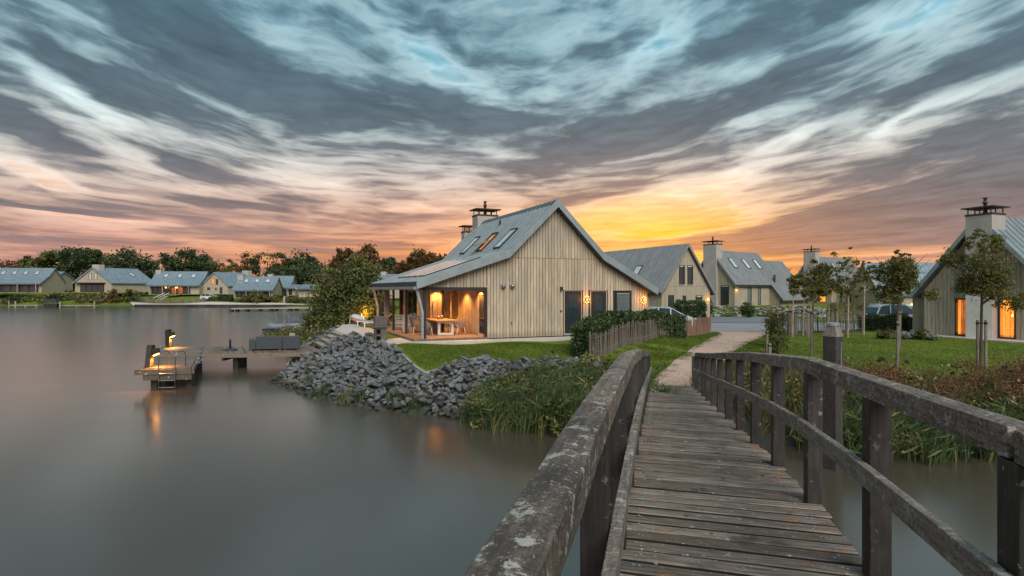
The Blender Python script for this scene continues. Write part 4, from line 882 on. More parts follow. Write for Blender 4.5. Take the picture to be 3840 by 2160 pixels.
# porch: floor boards, posts, header, ceiling with spots
pf = MB(fn).box(-3.6, 0, .0, LEN + .1, Z0 - .02, DZ - .034).build('porch_floor', 'backing', MH)
v = 0.0
while v < LEN: MB(fn).box(-3.62, -.002 if v < 3.8 else -1.69, v + .003, v + .142, DZ - .03, DZ).build('floor_board', 'deck_brown', pf); v += .146
MB(fn).box(-3.68, -.002, -.045, -.005, Z0 - .03, DZ + .001).build('floor_edge', 'deck_grey', pf); MB(fn).box(-3.68, -3.63, -.004, LEN, Z0 - .03, DZ + .001).build('floor_edge', 'deck_grey', pf)
MB(fn).box(-3.08, -.004, -.02, .045, 4.03, 4.18).build('header_beam', 'black', MH)
MB(fn).box(-3.2, -3.04, .05, LEN, 4.06, 4.16).build('eave_beam', 'black', MH)
for v in (.02, 3.3, 6.1, 9.4): MB(fn).box(-3.155, -3.045, v, v + .11, DZ, 4.055).build('porch_post', 'black', MH)
MB(fn).box(-.13, -.006, -.03, .10, DZ, 4.028).build('door_post', 'black', MH)
for v in (-.10, 9.62): MB(fn).prism([(-3.30, DZ), (-3.19, DZ), (-3.19, 3.0), (-3.45, 4.1), (-3.58, 4.1), (-3.30, 3.0)], 'y', v, v + .09).build('bracket_column', 'galv' if v < 5 else 'cream', MH)
pc = MB(fn).hexa([(-3.2, .16, 4.20), (-.002, .16, 4.20), (-.002, LEN, 4.20), (-3.2, LEN, 4.20), (-3.2, .16, 4.23), (-.002, .16, 4.23), (-.002, LEN, 4.23), (-3.2, LEN, 4.23)]).build('porch_ceiling', 'teak', MH)
for i, (u, v) in enumerate(((-1.35, 3.55), (-.45, 2.6), (-.25, .7), (-2.3, 6.8), (-2.3, 1.9))):  # the last spot is added to brighten the left half of the porch
    MB(fn).lathe([(.05, 4.175), (.05, 4.199)], fn(u, v, 0), 10).build('ceiling_spot', 'lamp', pc)
    plight('spot_light', u, v, 4.08, (85, 85, 60, 80, 75)[i], (1, .40, .10), .05)
plight('eave_spot', -2.9, 9.0, 3.9, 40, (1, .36, .08), .08)
# roof
rf = slab(fn, PROF, TH, -.40, LEN + .4).build('roof', 'zinc_seam', MH)
panels(fn, PROF, -.32, LEN + .4, .46, rf, 'zinc', True)
for (a, b) in zip(PROF[:-1], PROF[1:]):        # verge flashing along the front edge
    MB(fn).hexa([(a[0], -.425, a[1] - TH + .0), (b[0], -.425, b[1] - TH + .0), (b[0], -.405, b[1] - TH), (a[0], -.405, a[1] - TH), (a[0], -.425, a[1] + .045), (b[0], -.425, b[1] + .045), (b[0], -.33, b[1] + .045), (a[0], -.33, a[1] + .045)]).build('verge_flashing', 'zinc', rf)
MB(fn).prism([(3.42, 8.48), (3.65, 8.71), (3.88, 8.48), (3.86, 8.45), (3.65, 8.66), (3.44, 8.45)], 'y', -.30, LEN + .4).build('ridge_cap', 'zinc_seam', rf)
for v in (1.7, 4.15, 6.75): skylight(fn, PROF, 1, .32, 1.82, v - .42, v + .42, MH, open_=(v == 4.15))
for k in range(5):                              # glazed strips over the porch
    v = 1.0 + k * 1.05; (ua, za), (ub, zb) = PROF[0], PROF[1]; q = lambda t, vv, h: (ua + (ub - ua) * t - .32 * h, vv, za + (zb - za) * t + .95 * h)
    g = MB(fn).hexa([q(.16, v, .014), q(.80, v, .014), q(.80, v + .80, .014), q(.16, v + .80, .014), q(.16, v, .075), q(.80, v, .075), q(.80, v + .80, .075), q(.16, v + .80, .075)]).build('roof_light', 'car_trim', MH)
    MB(fn).hexa([q(.175, v + .06, .077), q(.785, v + .06, .077), q(.785, v + .74, .077), q(.175, v + .74, .077), q(.175, v + .06, .085), q(.785, v + .06, .085), q(.785, v + .74, .085), q(.175, v + .74, .085)]).build('pane', 'pane_sky_painted', g)
MB(fn).tube([fn(2.9, 5.0, 7.8), fn(2.9, 5.0, 8.25)], .05, 8) if False else MB().tube([fn(2.9, 5.0, 7.8), fn(2.9, 5.0, 8.22)], .06, 8).build('vent_pipe', 'car_trim', MH)
chimney(fn, 3.22, 4.66, 9.25, 10.2, Z0, 9.05, MH); chimney(fn, 2.72, 3.3, 10.35, 10.95, Z0, 8.0, MH, cowl=False)
# doors and window of the gable
def door(u0, u1, z0, z1, hx, pane, label=None):
    d = MB(fn); d.box(u0, u1, -.012, .026, z0, z1); dd = d.build('door', 'black', MH)
    if label: dd['label'] = label
    MB(fn).box(u0 + .24, u1 - .22, -.022, -.013, z0 + .42, z1 - .18).build('pane', pane, dd); MB(fn).box(u0, u1, -.05, -.013, z0, z0 + .10).build('threshold', 'galv', dd)
    MB(fn).box(hx, hx + .13, -.075, -.05, z0 + 1.18, z0 + 1.205).build('handle', 'steel', dd)
    for s0, s1, t0, t1 in ((u0 - .035, u0 - .002, z0, z1 + .03), (u1 + .002, u1 + .035, z0, z1 + .03), (u0 - .035, u1 + .035, z1 + .002, z1 + .03)): MB(fn).box(s0, s1, -.035, .026, t0, t1).build('door_trim', 'larch', dd)
door(4.22, 5.19, 1.68, 4.0, 4.24, 'pane_door' if 'pane_door' in M else 'pane_dark'); door(5.77, 6.69, 1.68, 3.99, 6.5, 'pane_dark')
w3 = window(fn, 'u', .02, -1, 7.28, 8.24, 2.05, 3.97, MH, 'blind', .09, blind=True)
for k in range(24): MB(fn).box(7.38, 8.14, -.022, -.014, 2.2 + k * .07, 2.245 + k * .07).build('blind_slat', 'blind', w3)
wall_lamp(fn, 'u', 0.0, -1, 5.48, 3.55, 'lit wall lamp with a ring of bulbs between the two front doors', 14, style='ring', group='ring shaped lamps on the front gable'); wall_lamp(fn, 'u', 0.0, -1, 9.0, 3.5, 'lit wall lamp with a ring of bulbs at the right corner under the eave', 14, style='ring', group='ring shaped lamps on the front gable')
for u, s in ((.82, 'left'), (1.30, 'right')):
    t = thing('vent_cowl', f'round steel wall vent, the {s} one of the pair on the board gable', 'wall vent', fn(u, -.02, 4.24), 'steel vents on the gable'); c = Vector(fn(u, -.09, 4.24))
    vs = MB(); vs.lathe([(.03, -.115), (.085, -.08), (.115, 0), (.085, .08), (.03, .115)], c, 14); vs.build('dome', 'steel', t, True); MB(fn).box(u - .12, u + .12, -.03, .0, 4.13, 4.35).build('flange', 'galv', t)
t = thing('garden_tap', 'small steel outdoor tap low on the board gable', 'tap', fn(1.27, -.02, 2.35)); MB().tube([fn(1.27, .0, 2.38), fn(1.27, -.10, 2.38), fn(1.27, -.13, 2.30)], .018, 8).build('spout', 'steel', t, True); MB(fn).box(1.22, 1.32, -.10, -.07, 2.42, 2.44).build('handle', 'steel', t)
t = thing('wall_spotlight', 'small black box shaped spotlight beside the first front door', 'wall light', fn(4.02, -.02, 4.12)); MB(fn).box(3.97, 4.07, -.13, -.0, 4.02, 4.22).build('housing', 'black', t, bevel=.01); MB(fn).box(3.985, 4.055, -.12, -.02, 4.005, 4.019).build('lens', 'galv', t)
t = thing('door_bell', 'small dark doorbell plate left of the first front door', 'doorbell', fn(4.03, -.02, 2.95)); MB(fn).box(4.0, 4.06, -.03, .0, 2.90, 3.0).build('plate', 'black', t); MB(fn).box(4.018, 4.042, -.04, -.031, 2.94, 2.965).build('button', 'steel', t)
# terrace paving round the house
TR = [(-11.2, 34.6), (-10.9, 32.7), (-10.45, 31.85), (-9.05, 29.25), (-8.0, 27.4), (-7.4, 26.7), (-5.75, 24.8), (-4.4, 24.9), (-.9, 25.75), (3.2, 27.15), fn(4.9, -.35, 0)[:2], fn(4.9, .0, 0)[:2], fn(0, .0, 0)[:2], fn(-3.6, 0, 0)[:2], fn(-3.6, 9.6, 0)[:2], fn(-4, 11.5, 0)[:2], (-11.2, 38.0), (-11.9, 37.4)]
tag(MB().prism([(p[0], p[1]) for p in TR], 'z', .75, 1.615).build('terrace', 'paving'), kind='structure')
fn_main = fn
# ---- house behind on the right (its gable looks at the path)
P2 = [(-.35, 3.8), (2.95, 8.3), (6.25, 3.8)]
e2, f2 = (.90, .436), (-.47, .883); O2 = (at(2472, 49), 48.2)
H2, fn2, wl, rf = house('timber house just behind the main one, two tall narrow windows in its gable', O2, e2, f2, 1.15, 5.9, 15, P2, boards=1, single_panels=True, seam_step=.62, zm='zinc_mid')
op2 = [(2.05, 2.62, 4.55, 6.30), (3.05, 3.65, 4.55, 6.30), (.75, 1.45, 1.2, 3.55), (2.5, 2.85, 2.7, 3.5), (4.15, 4.85, 2.5, 3.5)]
cladding(fn2, 'u', 0, 0, 5.9, .145, 1.2, lambda u: pz(P2, u) - .28, op2, wl, 'larch_far', True, -1, seam=4.35); cladding(fn2, 'v', 5.9, 0, 15, .2, 1.2, lambda v: 3.9, [], wl, 'larch_far', False, 1); cladding(fn2, 'v', 0, 0, 15, .2, 1.2, lambda v: 3.9, [], wl, 'larch_far', False, -1)
for i, o in enumerate(op2): window(fn2, 'u', 0, -1, *o, H2, 'pane_dark', .06, sill=i != 2, blind=i in (0, 1, 4), name='door' if i == 2 else 'window')
for v in (4.6, 9.0): skylight(fn2, P2, 0, 1.7, 3.2, v - .45, v + .45, H2)
MB(fn2).box(-1.3, -.01, 1.5, 5, 1.15, 3.3).build('side_shed', 'larch_far', H2)
wall_lamp(fn2, 'u', 0, -1, 5.6, 3.1, 'lit square wall lamp on the gable of the house behind the hedge', 10)
# ---- house with the white chimney in the middle distance
def chimney_house(label, corner, zb, L, W, prof, ch_z, glow, singles, lampz, ext=True):
    f = np.array((.80, .60)); e = np.array((.60, -.80)); O = np.array(corner) - W * e
    t, fh, wl, rf = house(label, tuple(O), e, f, zb, W, L, prof, boards=1, single_panels=singles, seam_step=.55, zm='zinc_mid')
    uc = W / 2; opg = [(W - 1.75, W - .75, zb + .1, zb + 2.55)]
    cladding(fh, 'u', 0, 0, W, .16, zb, lambda u: pz(prof, u) - .28, opg, wl, 'larch_far', singles, -1)
    opf = [(2.9, 3.7, zb + .1, zb + 2.5), (5.3, 6.0, zb + .1, zb + 2.5)]; zt = lambda v: pz(prof, W) - .28
    cladding(fh, 'v', W, 0, L, .16, zb, zt, opf, wl, 'larch_far', singles, 1); cladding(fh, 'v', 0, 0, L, .2, zb, zt, [], wl, 'larch_far', False, -1)
    window(fh, 'u', 0, -1, *opg[0], t, 'lit_win' if glow else 'pane_dark', .08, blind=not glow)
    for o in opf: window(fh, 'v', W, 1, *o, t, 'blind', .08, blind=True)
    chimney(fh, uc - .95, uc + .85, -.45, .9, zb, ch_z, t)
    for v in (2.6, 5.6, 8.4): skylight(fh, prof, 1, 1.3, 2.9, v - .42, v + .42, t)
    if ext:
        sl = (prof[2][1] - prof[1][1]) / (prof[2][0] - prof[1][0]); pe = [(prof[2][0] - 2.6, prof[2][1] - sl * 2.6 + .0), (prof[2][0] + 1.55, prof[2][1] + sl * 1.55)]; pe = [(u, z + .03) for u, z in pe]
        wing = slab(fh, pe, .26, 8.0, L + 5.5).build('wing_roof', 'zinc_seam', t); panels(fh, pe, 8.0, L + 5.5, .55, wing, 'zinc_mid', singles)
        ww = MB(fh).prism([(W - 2, zb - .3), (W + 1.35, zb - .3), (W + 1.35, pz(pe, W + 1.35) - .27), (W - 2, pz(pe, W - 2) - .27)], 'y', 8.25, L + 5.2).build('wing_wall', 'backing', t)
        cladding(fh, 'v', W + 1.35, 8.25, L + 5.2, .18, zb - .3, lambda v: pz(pe, W + 1.35) - .27, [], ww, 'larch_far', False, 1); cladding(fh, 'u', 8.25, W, W + 1.35, .18, zb - .3, lambda u: pz(pe, u) - .27, [], ww, 'larch_far', False, -1)
        MB().tube([fh(prof[2][0] - .3, 9.4, prof[2][1] + .2), fh(prof[2][0] - .3, 9.4, prof[2][1] + 1.35)], .14, 8).build('flue_pipe', 'car_trim', t)
    wall_lamp(fh, 'v', W, 1, .25, zb + 1.95, lampz, 9)
    return t, fh
H3, fn3 = chimney_house('timber house with a broad white chimney on the rise beyond the road', (26.75, 64.1), 2.0, 10.6, 6.0, [(-.35, 4.6), (2.95, 9.0), (6.35, 4.62)], 9.6, False, True, 'lit wall lamp at the front corner of the house with the broad white chimney')
H4, fn4 = chimney_house('timber house half hidden by young trees, with a glowing orange window', (49.4, 82.5), 1.95, 15.0, 6.0, [(-.35, 4.5), (2.95, 9.4), (6.35, 4.55)], 10.0, True, False, 'lit wall lamp on the house half hidden by the young trees', ext=False)
pp = [(4.6, 6.3), (9.0, 4.15)]
ab = slab(fn4, pp, .26, 6.0, 17).build('porch_roof', 'zinc_mid', H4); panels(fn4, pp, 6.0, 17, .55, ab, 'zinc_mid', False)
pw = MB(fn4).box(6.05, 8.6, 6.4, 16.6, 1.95, 4.0).build('porch_wall', 'backing', H4); cladding(fn4, 'v', 8.6, 6.4, 16.6, .2, 1.95, lambda v: 4.0, [(10.5, 12.9, 1.9, 3.9)], pw, 'larch_far', False, 1)
window(fn4, 'v', 8.6, 1, 10.5, 11.7, 1.95, 3.9, H4, 'pane_dark', .08, name='door'); window(fn4, 'v', 8.6, 1, 11.72, 12.9, 1.95, 3.9, H4, 'lit_win_dim', .08)
# ---- blue roofed house further back
H5, fn5, wl5, rf5 = house('house with a plain blue grey roof far behind the parked cars', (53, 77), (0, 1), (1, .02), 1.9, 6.4, 14.5, [(-.5, 3.3), (3.2, 8.1), (6.9, 3.3)], seam_step=.7)
window(fn5, 'v', 0, -1, 2, 3, 2.0, 3.1, H5); MB().tube([fn5(2.0, 3.5, 6.2), fn5(2.0, 3.5, 7.7)], .15, 8).build('flue_pipe', 'car_trim', H5)
# ---- near house on the right
P6 = [(-.45, 3.80), (3.0, 8.35), (6.5, 3.80)]; e6, f6 = (.444, -.896), (.93, .367); O6 = (26.05, 33.7); z6 = 1.25
H6, fn6, wl6, rf6 = house('timber house at the right edge with tall glowing windows either side of its chimney', O6, e6, f6, z6, 6.05, 11, P6, boards=1, single_panels=True, seam_step=.60, zm='zinc', ov=.5)
op6 = [(1.70, 2.42, z6 + .05, 3.55), (3.72, 4.50, z6 + .05, 3.60)]
cladding(fn6, 'u', 0, 0, 6.05, .205, z6, lambda u: pz(P6, u) - .28, op6, wl6, 'larch_grey', True, -1, .035, gap=.02); cladding(fn6, 'v', 6.05, 0, 11, .2, z6, lambda v: 3.6, [], wl6, 'larch_grey', False, 1); cladding(fn6, 'v', 0, 0, 11, .2, z6, lambda v: 3.6, [], wl6, 'larch_grey', False, -1)
wa = window(fn6, 'u', 0, -1, *op6[0], H6, 'lit_win_dim', .09); wb = window(fn6, 'u', 0, -1, *op6[1], H6, 'lit_win', .10)
for k in range(26): MB(fn6).box(1.95, 2.33, -.024, -.016, 1.42 + k * .045, 1.445 + k * .045).build('blind_slat', 'lit_win_dim', wa)
MB(fn6).box(1.80, 1.93, -.022, -.014, 1.4, 3.45).build('curtain', 'lit_win', wa)  # brighter strip of glow painted along the left of the pane
for k in range(9): MB(fn6).box(4.10, 4.40, -.024, -.016, 1.42 + k * .05, 1.447 + k * .05).build('blind_slat', 'lit_win_dim', wb)
chimney(fn6, 2.44, 3.68, -.55, .75, z6, 8.35, H6)
MB(fn6).box(2.46, 3.66, -.575, -.555, z6 + .02, 3.72).build('pale_lower_face', 'white', H6)  # thin brighter sheet over the lower part of the chimney front
MB(fn6).box(-.9, 0, .4, 6, z6, 3.5).build('side_shed', 'larch_grey', H6); MB(fn6).box(-1.15, -.0, .2, 6.2, 3.52, 3.62).build('shed_roof', 'zinc', H6)
wall_lamp(fn6, 'v', -.9, -1, .55, 3.1, 'lit wall lamp on the low wing beside the parked cars', 8, .07)
tag(MB(fn6).prism([(-.1, -1.35), (9, -1.35), (9, -.0), (-.1, -.0)], 'z', 1.0, z6 + .03).build('garden_path', 'paving'), kind='structure')
plight_o = None
for (u, w, e_) in ((4.1, -.7, 30), (2.0, -.5, 8)):
    ld = bpy.data.lights.new('window_light', 'AREA'); lo = bpy.data.objects.new('window_light', ld); C.objects.link(lo); lo.parent = H6; lo.location = Vector(fn6(u, -.06, 2.4)) - ORG[H6.name]; ld.energy = e_; ld.size = .6; ld.size_y = 1.8; ld.shape = 'RECTANGLE'; ld.color = (1, .34, .05); lo.rotation_euler = (R(90), 0, math.atan2(-f6[1], -f6[0]) + R(90))

# ---- far side houses of the lake
def far_house(label, px0, px1, Y, ridge_y, eave_y, base_y, kind, lit=False, tilt=.05, ch=None, name='timber_house'):
    """long side ('long') or gable ('gable') to the water"""
    zb = HC - (base_y - HZ) / F * Y; zr = HC - (ridge_y - HZ) / F * Y; ze = HC - (eave_y - HZ) / F * Y; x0, x1 = at(px0, Y), at(px1, Y)
    if kind == 'long':
        W = 7.2; L = x1 - x0; e = np.array((tilt, -1.)); e /= np.linalg.norm(e); f = np.array((1., tilt)); O = (x0, Y + 6.5)
        prof = [(-.4, ze + .3), (W * .46, zr), (W * .72, (zr + ze) / 2 - .05), (W + .9, ze)]
        t, fh, wl, rf = house(label, O, e, f, zb, W, L, prof, seam_step=.8)
        front = W
    else:
        W = x1 - x0; L = 10; e = np.array((1., tilt)); f = np.array((.42, .90)); O = (x0, Y)
        prof = [(-.5, ze), (W / 2, zr), (W + .5, ze)]; t, fh, wl, rf = house(label, O, e, f, zb, W, L, prof, seam_step=.8); front = 0
    return t, fh, prof, W, L, zb, ze, zr
def long_face(t, fh, prof, W, L, zb, ze, zr, lit=False, skys=3, porch=(0.05, .95)):
    s = prof[2]; ln = math.hypot(prof[2][0] - prof[1][0], prof[2][1] - prof[1][1])
    for k in range(skys):
        v = L * (.22 + .56 * k / max(1, skys - 1)); skylight(fh, prof, 1, ln * .42, ln * .86, v - .45, v + .45, t)
    a, b = porch[0] * L, porch[1] * L; MB(fh).box(W + .002, W + .03, a, b, zb + .1, ze - .32).build('porch_opening', 'backing', t)
    n = 6
    for k in range(n): v0 = a + (b - a) * k / n; window(fh, 'v', W + .031, 1, v0 + .1, v0 + (b - a) / n - .1, zb + .15, ze - .45, t, ('lit_win_dim' if lit and k in (3, 4) else 'pane_dark'), .1, name='glass_door')
    for k in range(4): v = a + (b - a) * k / 3; MB(fh).box(W + .75, W + .87, v - .06, v + .06, zb - .1, ze - .28).build('porch_post', 'larch_grey', t)
def far_lamp(p, label, e=40, r=.11):
    t = thing('wall_lamp', label, 'wall lamp', p, 'lit wall lamps of the houses'); MB().lathe([(r, -r), (r * 1.1, 0), (r, r)], p, 8).build('lamp_glass', 'lamp', t)
    ld = bpy.data.lights.new('lamp_light', 'SPOT'); lo = bpy.data.objects.new('lamp_light', ld); C.objects.link(lo); lo.parent = t; lo.location = (0, -.5, .1); lo.rotation_euler = (R(50), 0, 0); ld.spot_size = R(140); ld.spot_blend = .7; ld.energy = e; ld.color = (1, .40, .09); ld.shadow_soft_size = .1
a = far_house('far lakeside house at the left picture edge with a dark recessed porch', -70, 150, 132, 1003, 1063, 1097, 'long'); long_face(*a, skys=4)
a2 = far_house('small pale annex peeping out behind the leftmost lakeside house', 166, 196, 141, 1017, 1046, 1090, 'long'); skylight(a2[1], a2[2], 1, .5, 1.3, .6, 1.2, a2[0])
b = far_house('far lakeside house with its gable and black glass front to the water', 282, 408, 130, 1003, 1061, 1096, 'gable', tilt=.1)
t, fh, prof, W, L, zb, ze, zr = b; MB(fh).box(1.2, W - 1.6, -.06, -.003, zb + .1, ze - .1).build('porch_opening', 'backing', t)
for k in range(4): window(fh, 'u', -.061, -1, 1.3 + k * (W - 2.9) / 4, 1.3 + (k + 1) * (W - 2.9) / 4 - .06, zb + .15, ze - .35, t, 'pane_dark', .08, name='glass_door')
MB(fh).box(.6, W - 1.2, -.9, -.07, ze - .12, ze + .1).build('canopy', 'black', t); window(fh, 'u', 0, -1, W / 2 - 1.0, W / 2 - .35, ze + .75, ze + 2.4, t, 'pane_sky_painted', .09); window(fh, 'u', 0, -1, W / 2 + .25, W / 2 + .9, ze + .75, ze + 2.4, t, 'pane_sky_painted', .09)
chimney(fh, W / 2 - .6, W / 2 + .9, .3, 1.6, zb, zr + .75, t, cap=False); skylight(fh, prof, 1, 1.8, 3.2, 6.5, 7.3, t)
c = far_house('far lakeside house with two glowing lamps under its long porch roof', 556, 736, 132, 1016, 1070, 1104, 'long', tilt=.08); long_face(*c, lit=True, porch=(.05, .82)); chimney(c[1], 2.4, 4.0, -.2, 1.1, c[5], c[7] + .35, c[0], cap=False)
fh = c[1]; far_lamp(fh(c[3] + .5, c[4] * .36, c[6] - .55), 'left one of two glowing lamps under the long porch roof across the lake', 60, .16); far_lamp(fh(c[3] + .5, c[4] * .58, c[6] - .55), 'right one of two glowing lamps under the long porch roof across the lake', 60, .16)
d = far_house('far lakeside gable house with one lit and one dark upstairs window', 760, 852, 134, 1020, 1072, 1103, 'gable', tilt=.04)
t, fh, prof, W, L, zb, ze, zr = d; window(fh, 'u', 0, -1, W * .36, W * .46, ze + .35, ze + 1.75, t, 'lit_win', .05); window(fh, 'u', 0, -1, W * .53, W * .62, ze + .3, ze + 1.7, t, 'pane_dark', .06); window(fh, 'u', 0, -1, W * .68, W * .79, zb + .1, zb + 1.75, t, 'pane_dark', .06, name='door'); window(fh, 'u', 0, -1, W * .18, W * .30, zb + 1.0, zb + 1.7, t); window(fh, 'u', 0, -1, W * .5, W * .56, zb + 1.0, zb + 1.6, t); chimney(fh, W / 2 - .6, W / 2 + .8, 8.4, 9.8, zb, zr + .6, t, cap=False)
skylight(fh, prof, 1, 2.2, 3.4, 5.5, 6.2, t)
e = far_house('far lakeside house with three skylights behind the lawn bushes', 868, 1006, 126, 1036, 1088, 1117, 'long', tilt=.12); long_face(*e); chimney(e[1], 2.6, 4.2, -.3, 1.0, e[5], e[7] + .35, e[0], cap=False)
g = far_house('far lakeside house with a single skylight, right of the three skylight one', 985, 1072, 140, 1033, 1077, 1112, 'long', tilt=.12); long_face(*g, skys=1); chimney(g[1], 2.6, 4.2, -.3, 1.0, g[5], g[7] + .45, g[0], cap=False)
h = far_house('low far lakeside house mostly hidden by the willow, with a glowing window', 1118, 1196, 128, 1066, 1082, 1114, 'long'); window(h[1], 'v', h[3], 1, 3.6, 4.4, h[5] + .2, h[5] + 1.4, h[0], 'lit_win', .06)
k = far_house('low far lakeside annex between the bushes and the willow', 1076, 1104, 134, 1067, 1080, 1108, 'long'); window(k[1], 'v', k[3], 1, .4, 1.2, k[5] + .1, k[5] + 1.6, k[0], name='door')
hb = far_house('blue roofed house seen above the porch roof corner of the main house', 1404, 1560, 88, 1026, 1056, 1118, 'long'); window(hb[1], 'v', hb[3], 1, 5.1, 5.9, hb[5] + .8, hb[5] + 2.2, hb[0], 'lit_win_dim', .08); chimney(hb[1], 2.6, 4.0, .1, 1.1, hb[5], hb[7] + .4, hb[0], cap=False)
# ------------------------------------------------------------------ trees
def limbs(b, x, y, z0, h, r, n=5, spread=.35):
    b.tube([(x, y, z0 - .2), (x + RNG.uniform(-.02, .02) * h, y, z0 + h * .45), (x + RNG.uniform(-.04, .04) * h, y, z0 + h * .8)], [r, r * .75, r * .3], 7)
    for i in range(n):
        a = RNG.uniform(0, 6.28); z = z0 + h * RNG.uniform(.3, .6); q = h * spread * RNG.uniform(.6, 1.1)
        b.tube([(x, y, z), (x + math.cos(a) * q * .5, y + math.sin(a) * q * .5, z + q * .55), (x + math.cos(a) * q, y + math.sin(a) * q, z + q * 1.2)], [r * .45, r * .3, r * .08], 5)
def tree(label, x, y, h, w, m, cat='tree', group=None, n=3200, leaf=.32, crown=(.18, 1.0), lobes=6, wind=0, bark='bark', clump=.34, name='tree'):
    z0 = gz1(x, y); t = thing(name, label, cat, (x, y, z0), group)
    b = MB(); limbs(b, x, y, z0, h * .92, .03 * h ** .8 + .05, 8, w / h * .30); b.build('trunk', bark, t)
    zc = z0 + h * (crown[0] + crown[1]) / 2; hh = h * (crown[1] - crown[0]) / 2; el = [(x, y, zc, w * .36, w * .36, hh * .9)]
    for i in range(lobes):
        a = RNG.uniform(0, 6.28); r = w * RNG.uniform(.14, .27); zz = zc + RNG.uniform(-.75, .62) * hh; q = w * .5 - r * RNG.uniform(.7, 1.0)
        el.append((x + math.cos(a) * q, y + math.sin(a) * q * .8, zz, r, r, r * RNG.uniform(.7, 1.05)))
    v, f = leaf_cloud(el, n, leaf, clump, max(30, n // 42), wind); np_mesh('crown', v, f, 4, m, t); return t
far_trees = [  # px, depth, top y, width px, material, kind words
    (20, 168, 957, 105, 'leaf_backlit_rust', 'sparse brown green tree at the left picture edge across the lake'), (105, 172, 954, 95, 'leaf_olive', 'rounded olive tree second from the left edge across the lake'),
    (205, 164, 926, 120, 'leaf_olive', 'broad left half of the big twin crown behind the leftmost houses'), (287, 160, 916, 135, 'leaf_dark', 'tallest twin crowned tree between the two leftmost lakeside houses'),
    (383, 172, 952, 90, 'leaf_mid', 'low pale tree behind the chimney of the black glass gable house'), (485, 158, 925, 150, 'leaf_dark', 'large dark tree right of the black glass gable house'),
    (612, 172, 957, 95, 'leaf_mid', 'thin pale tree above the chimney of the two lamp house'), (702, 156, 929, 135, 'leaf_dark', 'large dense dark tree behind the two lamp house'), (775, 162, 952, 95, 'leaf_mid', 'shoulder tree right of the dense dark one, over the roof end'),
    (840, 175, 984, 48, 'leaf_backlit_rust', 'very small bare looking tree alone between two lakeside roofs'), (918, 160, 937, 110, 'leaf_backlit_rust', 'tall airy tree with see through crown above the three skylight roof'), (882, 166, 970, 70, 'leaf_mid', 'low green tree at the foot of the tall airy one'),
    (1004, 156, 932, 115, 'leaf_dark', 'dark windswept tree right of the tall airy one'), (1060, 170, 975, 80, 'leaf_backlit_rust', 'small tree backlit by the orange sky behind the far roofs'), (1135, 158, 940, 120, 'leaf_dark', 'dark tree left of the willow against the orange sky'), (1090, 150, 1000, 110, 'leaf_dark', 'low dark tree directly behind the far roofs left of the willow'), (1195, 150, 985, 110, 'leaf_dark', 'low dark tree just left of the willow top'),
    (1365, 120, 915, 165, 'leaf_backlit_rust', 'tall tree behind the willow with orange backlight painted into its leaves'), (1285, 130, 950, 100, 'leaf_backlit_rust', 'brown tree between the willow and the tall orange one'), (1445, 135, 965, 90, 'leaf_dark', 'low dark tree over the porch roof corner'),
    (1560, 130, 935, 130, 'leaf_backlit_rust', 'bushy tree with painted orange backlight just left of the main house roof slope'), (1650, 140, 945, 110, 'leaf_backlit_rust', 'tree with painted orange backlight touching the steep roof of the main house'), (1500, 145, 985, 70, 'leaf_dark', 'small dark tree between the orange trees left of the main roof')]
for (px, Y, ty, wp, m, lab) in far_trees:
    x = at(px, Y); z = gz1(x, Y); h = HC - (ty - HZ) / F * Y - z; w = wp / F * Y * 1.2
    airy = 'airy' in lab or 'bare' in lab or 'thin' in lab or 'sparse' in lab
    tree(lab, x, Y, h, w, m, group='trees beyond the lakeside houses', n=2000 if airy else 6500, leaf=.32 if airy else .44, crown=(.10, 1.0), lobes=13, clump=.36)
for (px, Y, ty, wp, lab) in ((2945, 125, 1000, 75, 'bare little tree in the gap between the two white chimney houses'), (2888, 130, 1005, 50, 'smaller bare tree beside the flue of the white chimney house'), (3120, 110, 935, 70, 'thin tree top waving above the roof of the half hidden house'), (3370, 120, 965, 80, 'tree top behind the blue grey roof')):
    x = at(px, Y); z = gz1(x, Y); tree(lab, x, Y, HC - (ty - HZ) / F * Y - z, wp / F * Y, 'leaf_backlit_rust', group='trees beyond the lakeside houses', n=700, leaf=.22, crown=(.3, 1.0), lobes=8, clump=.3)
# the willow at the water
def willow():
    x, y = -12.6, 40.5; z0 = gz1(x, y); t = thing('willow', 'big dark willow bush bending in the wind beside the terrace', 'tree', (x, y, z0)); b = MB()
    for a in (0, 2, 4.1): limbs(b, x + .4 * math.cos(a), y + .4 * math.sin(a), z0, 4.6, .16, 6, .5)
    b.build('trunk', 'bark', t); el = [(x, y, 3.2, 1.9, 1.7, 2.0), (x + .8, y, 4.7, 1.5, 1.4, 1.5), (x - 1.8, y + .3, 3.6, 1.1, 1.2, 1.6), (x - 1.5, y + .4, 5.0, .8, .8, .9), (x + 1.6, y - .2, 3.3, 1.1, 1.1, 1.9), (x + .9, y, 5.9, .9, .8, .8), (x - .2, y - .5, 1.9, 2.3, 1.5, 1.1), (x - 1.6, y, 2.0, 1.0, 1.2, 1.2), (x + 2.3, y + .6, 2.6, .8, 1.0, 1.5)]
    v, f = leaf_cloud(el, 15000, .115, .42, 420, .03); np_mesh('crown', v, f, 4, 'leaf_mid', t)
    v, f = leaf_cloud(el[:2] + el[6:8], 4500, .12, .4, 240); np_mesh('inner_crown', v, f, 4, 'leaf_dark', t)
willow()
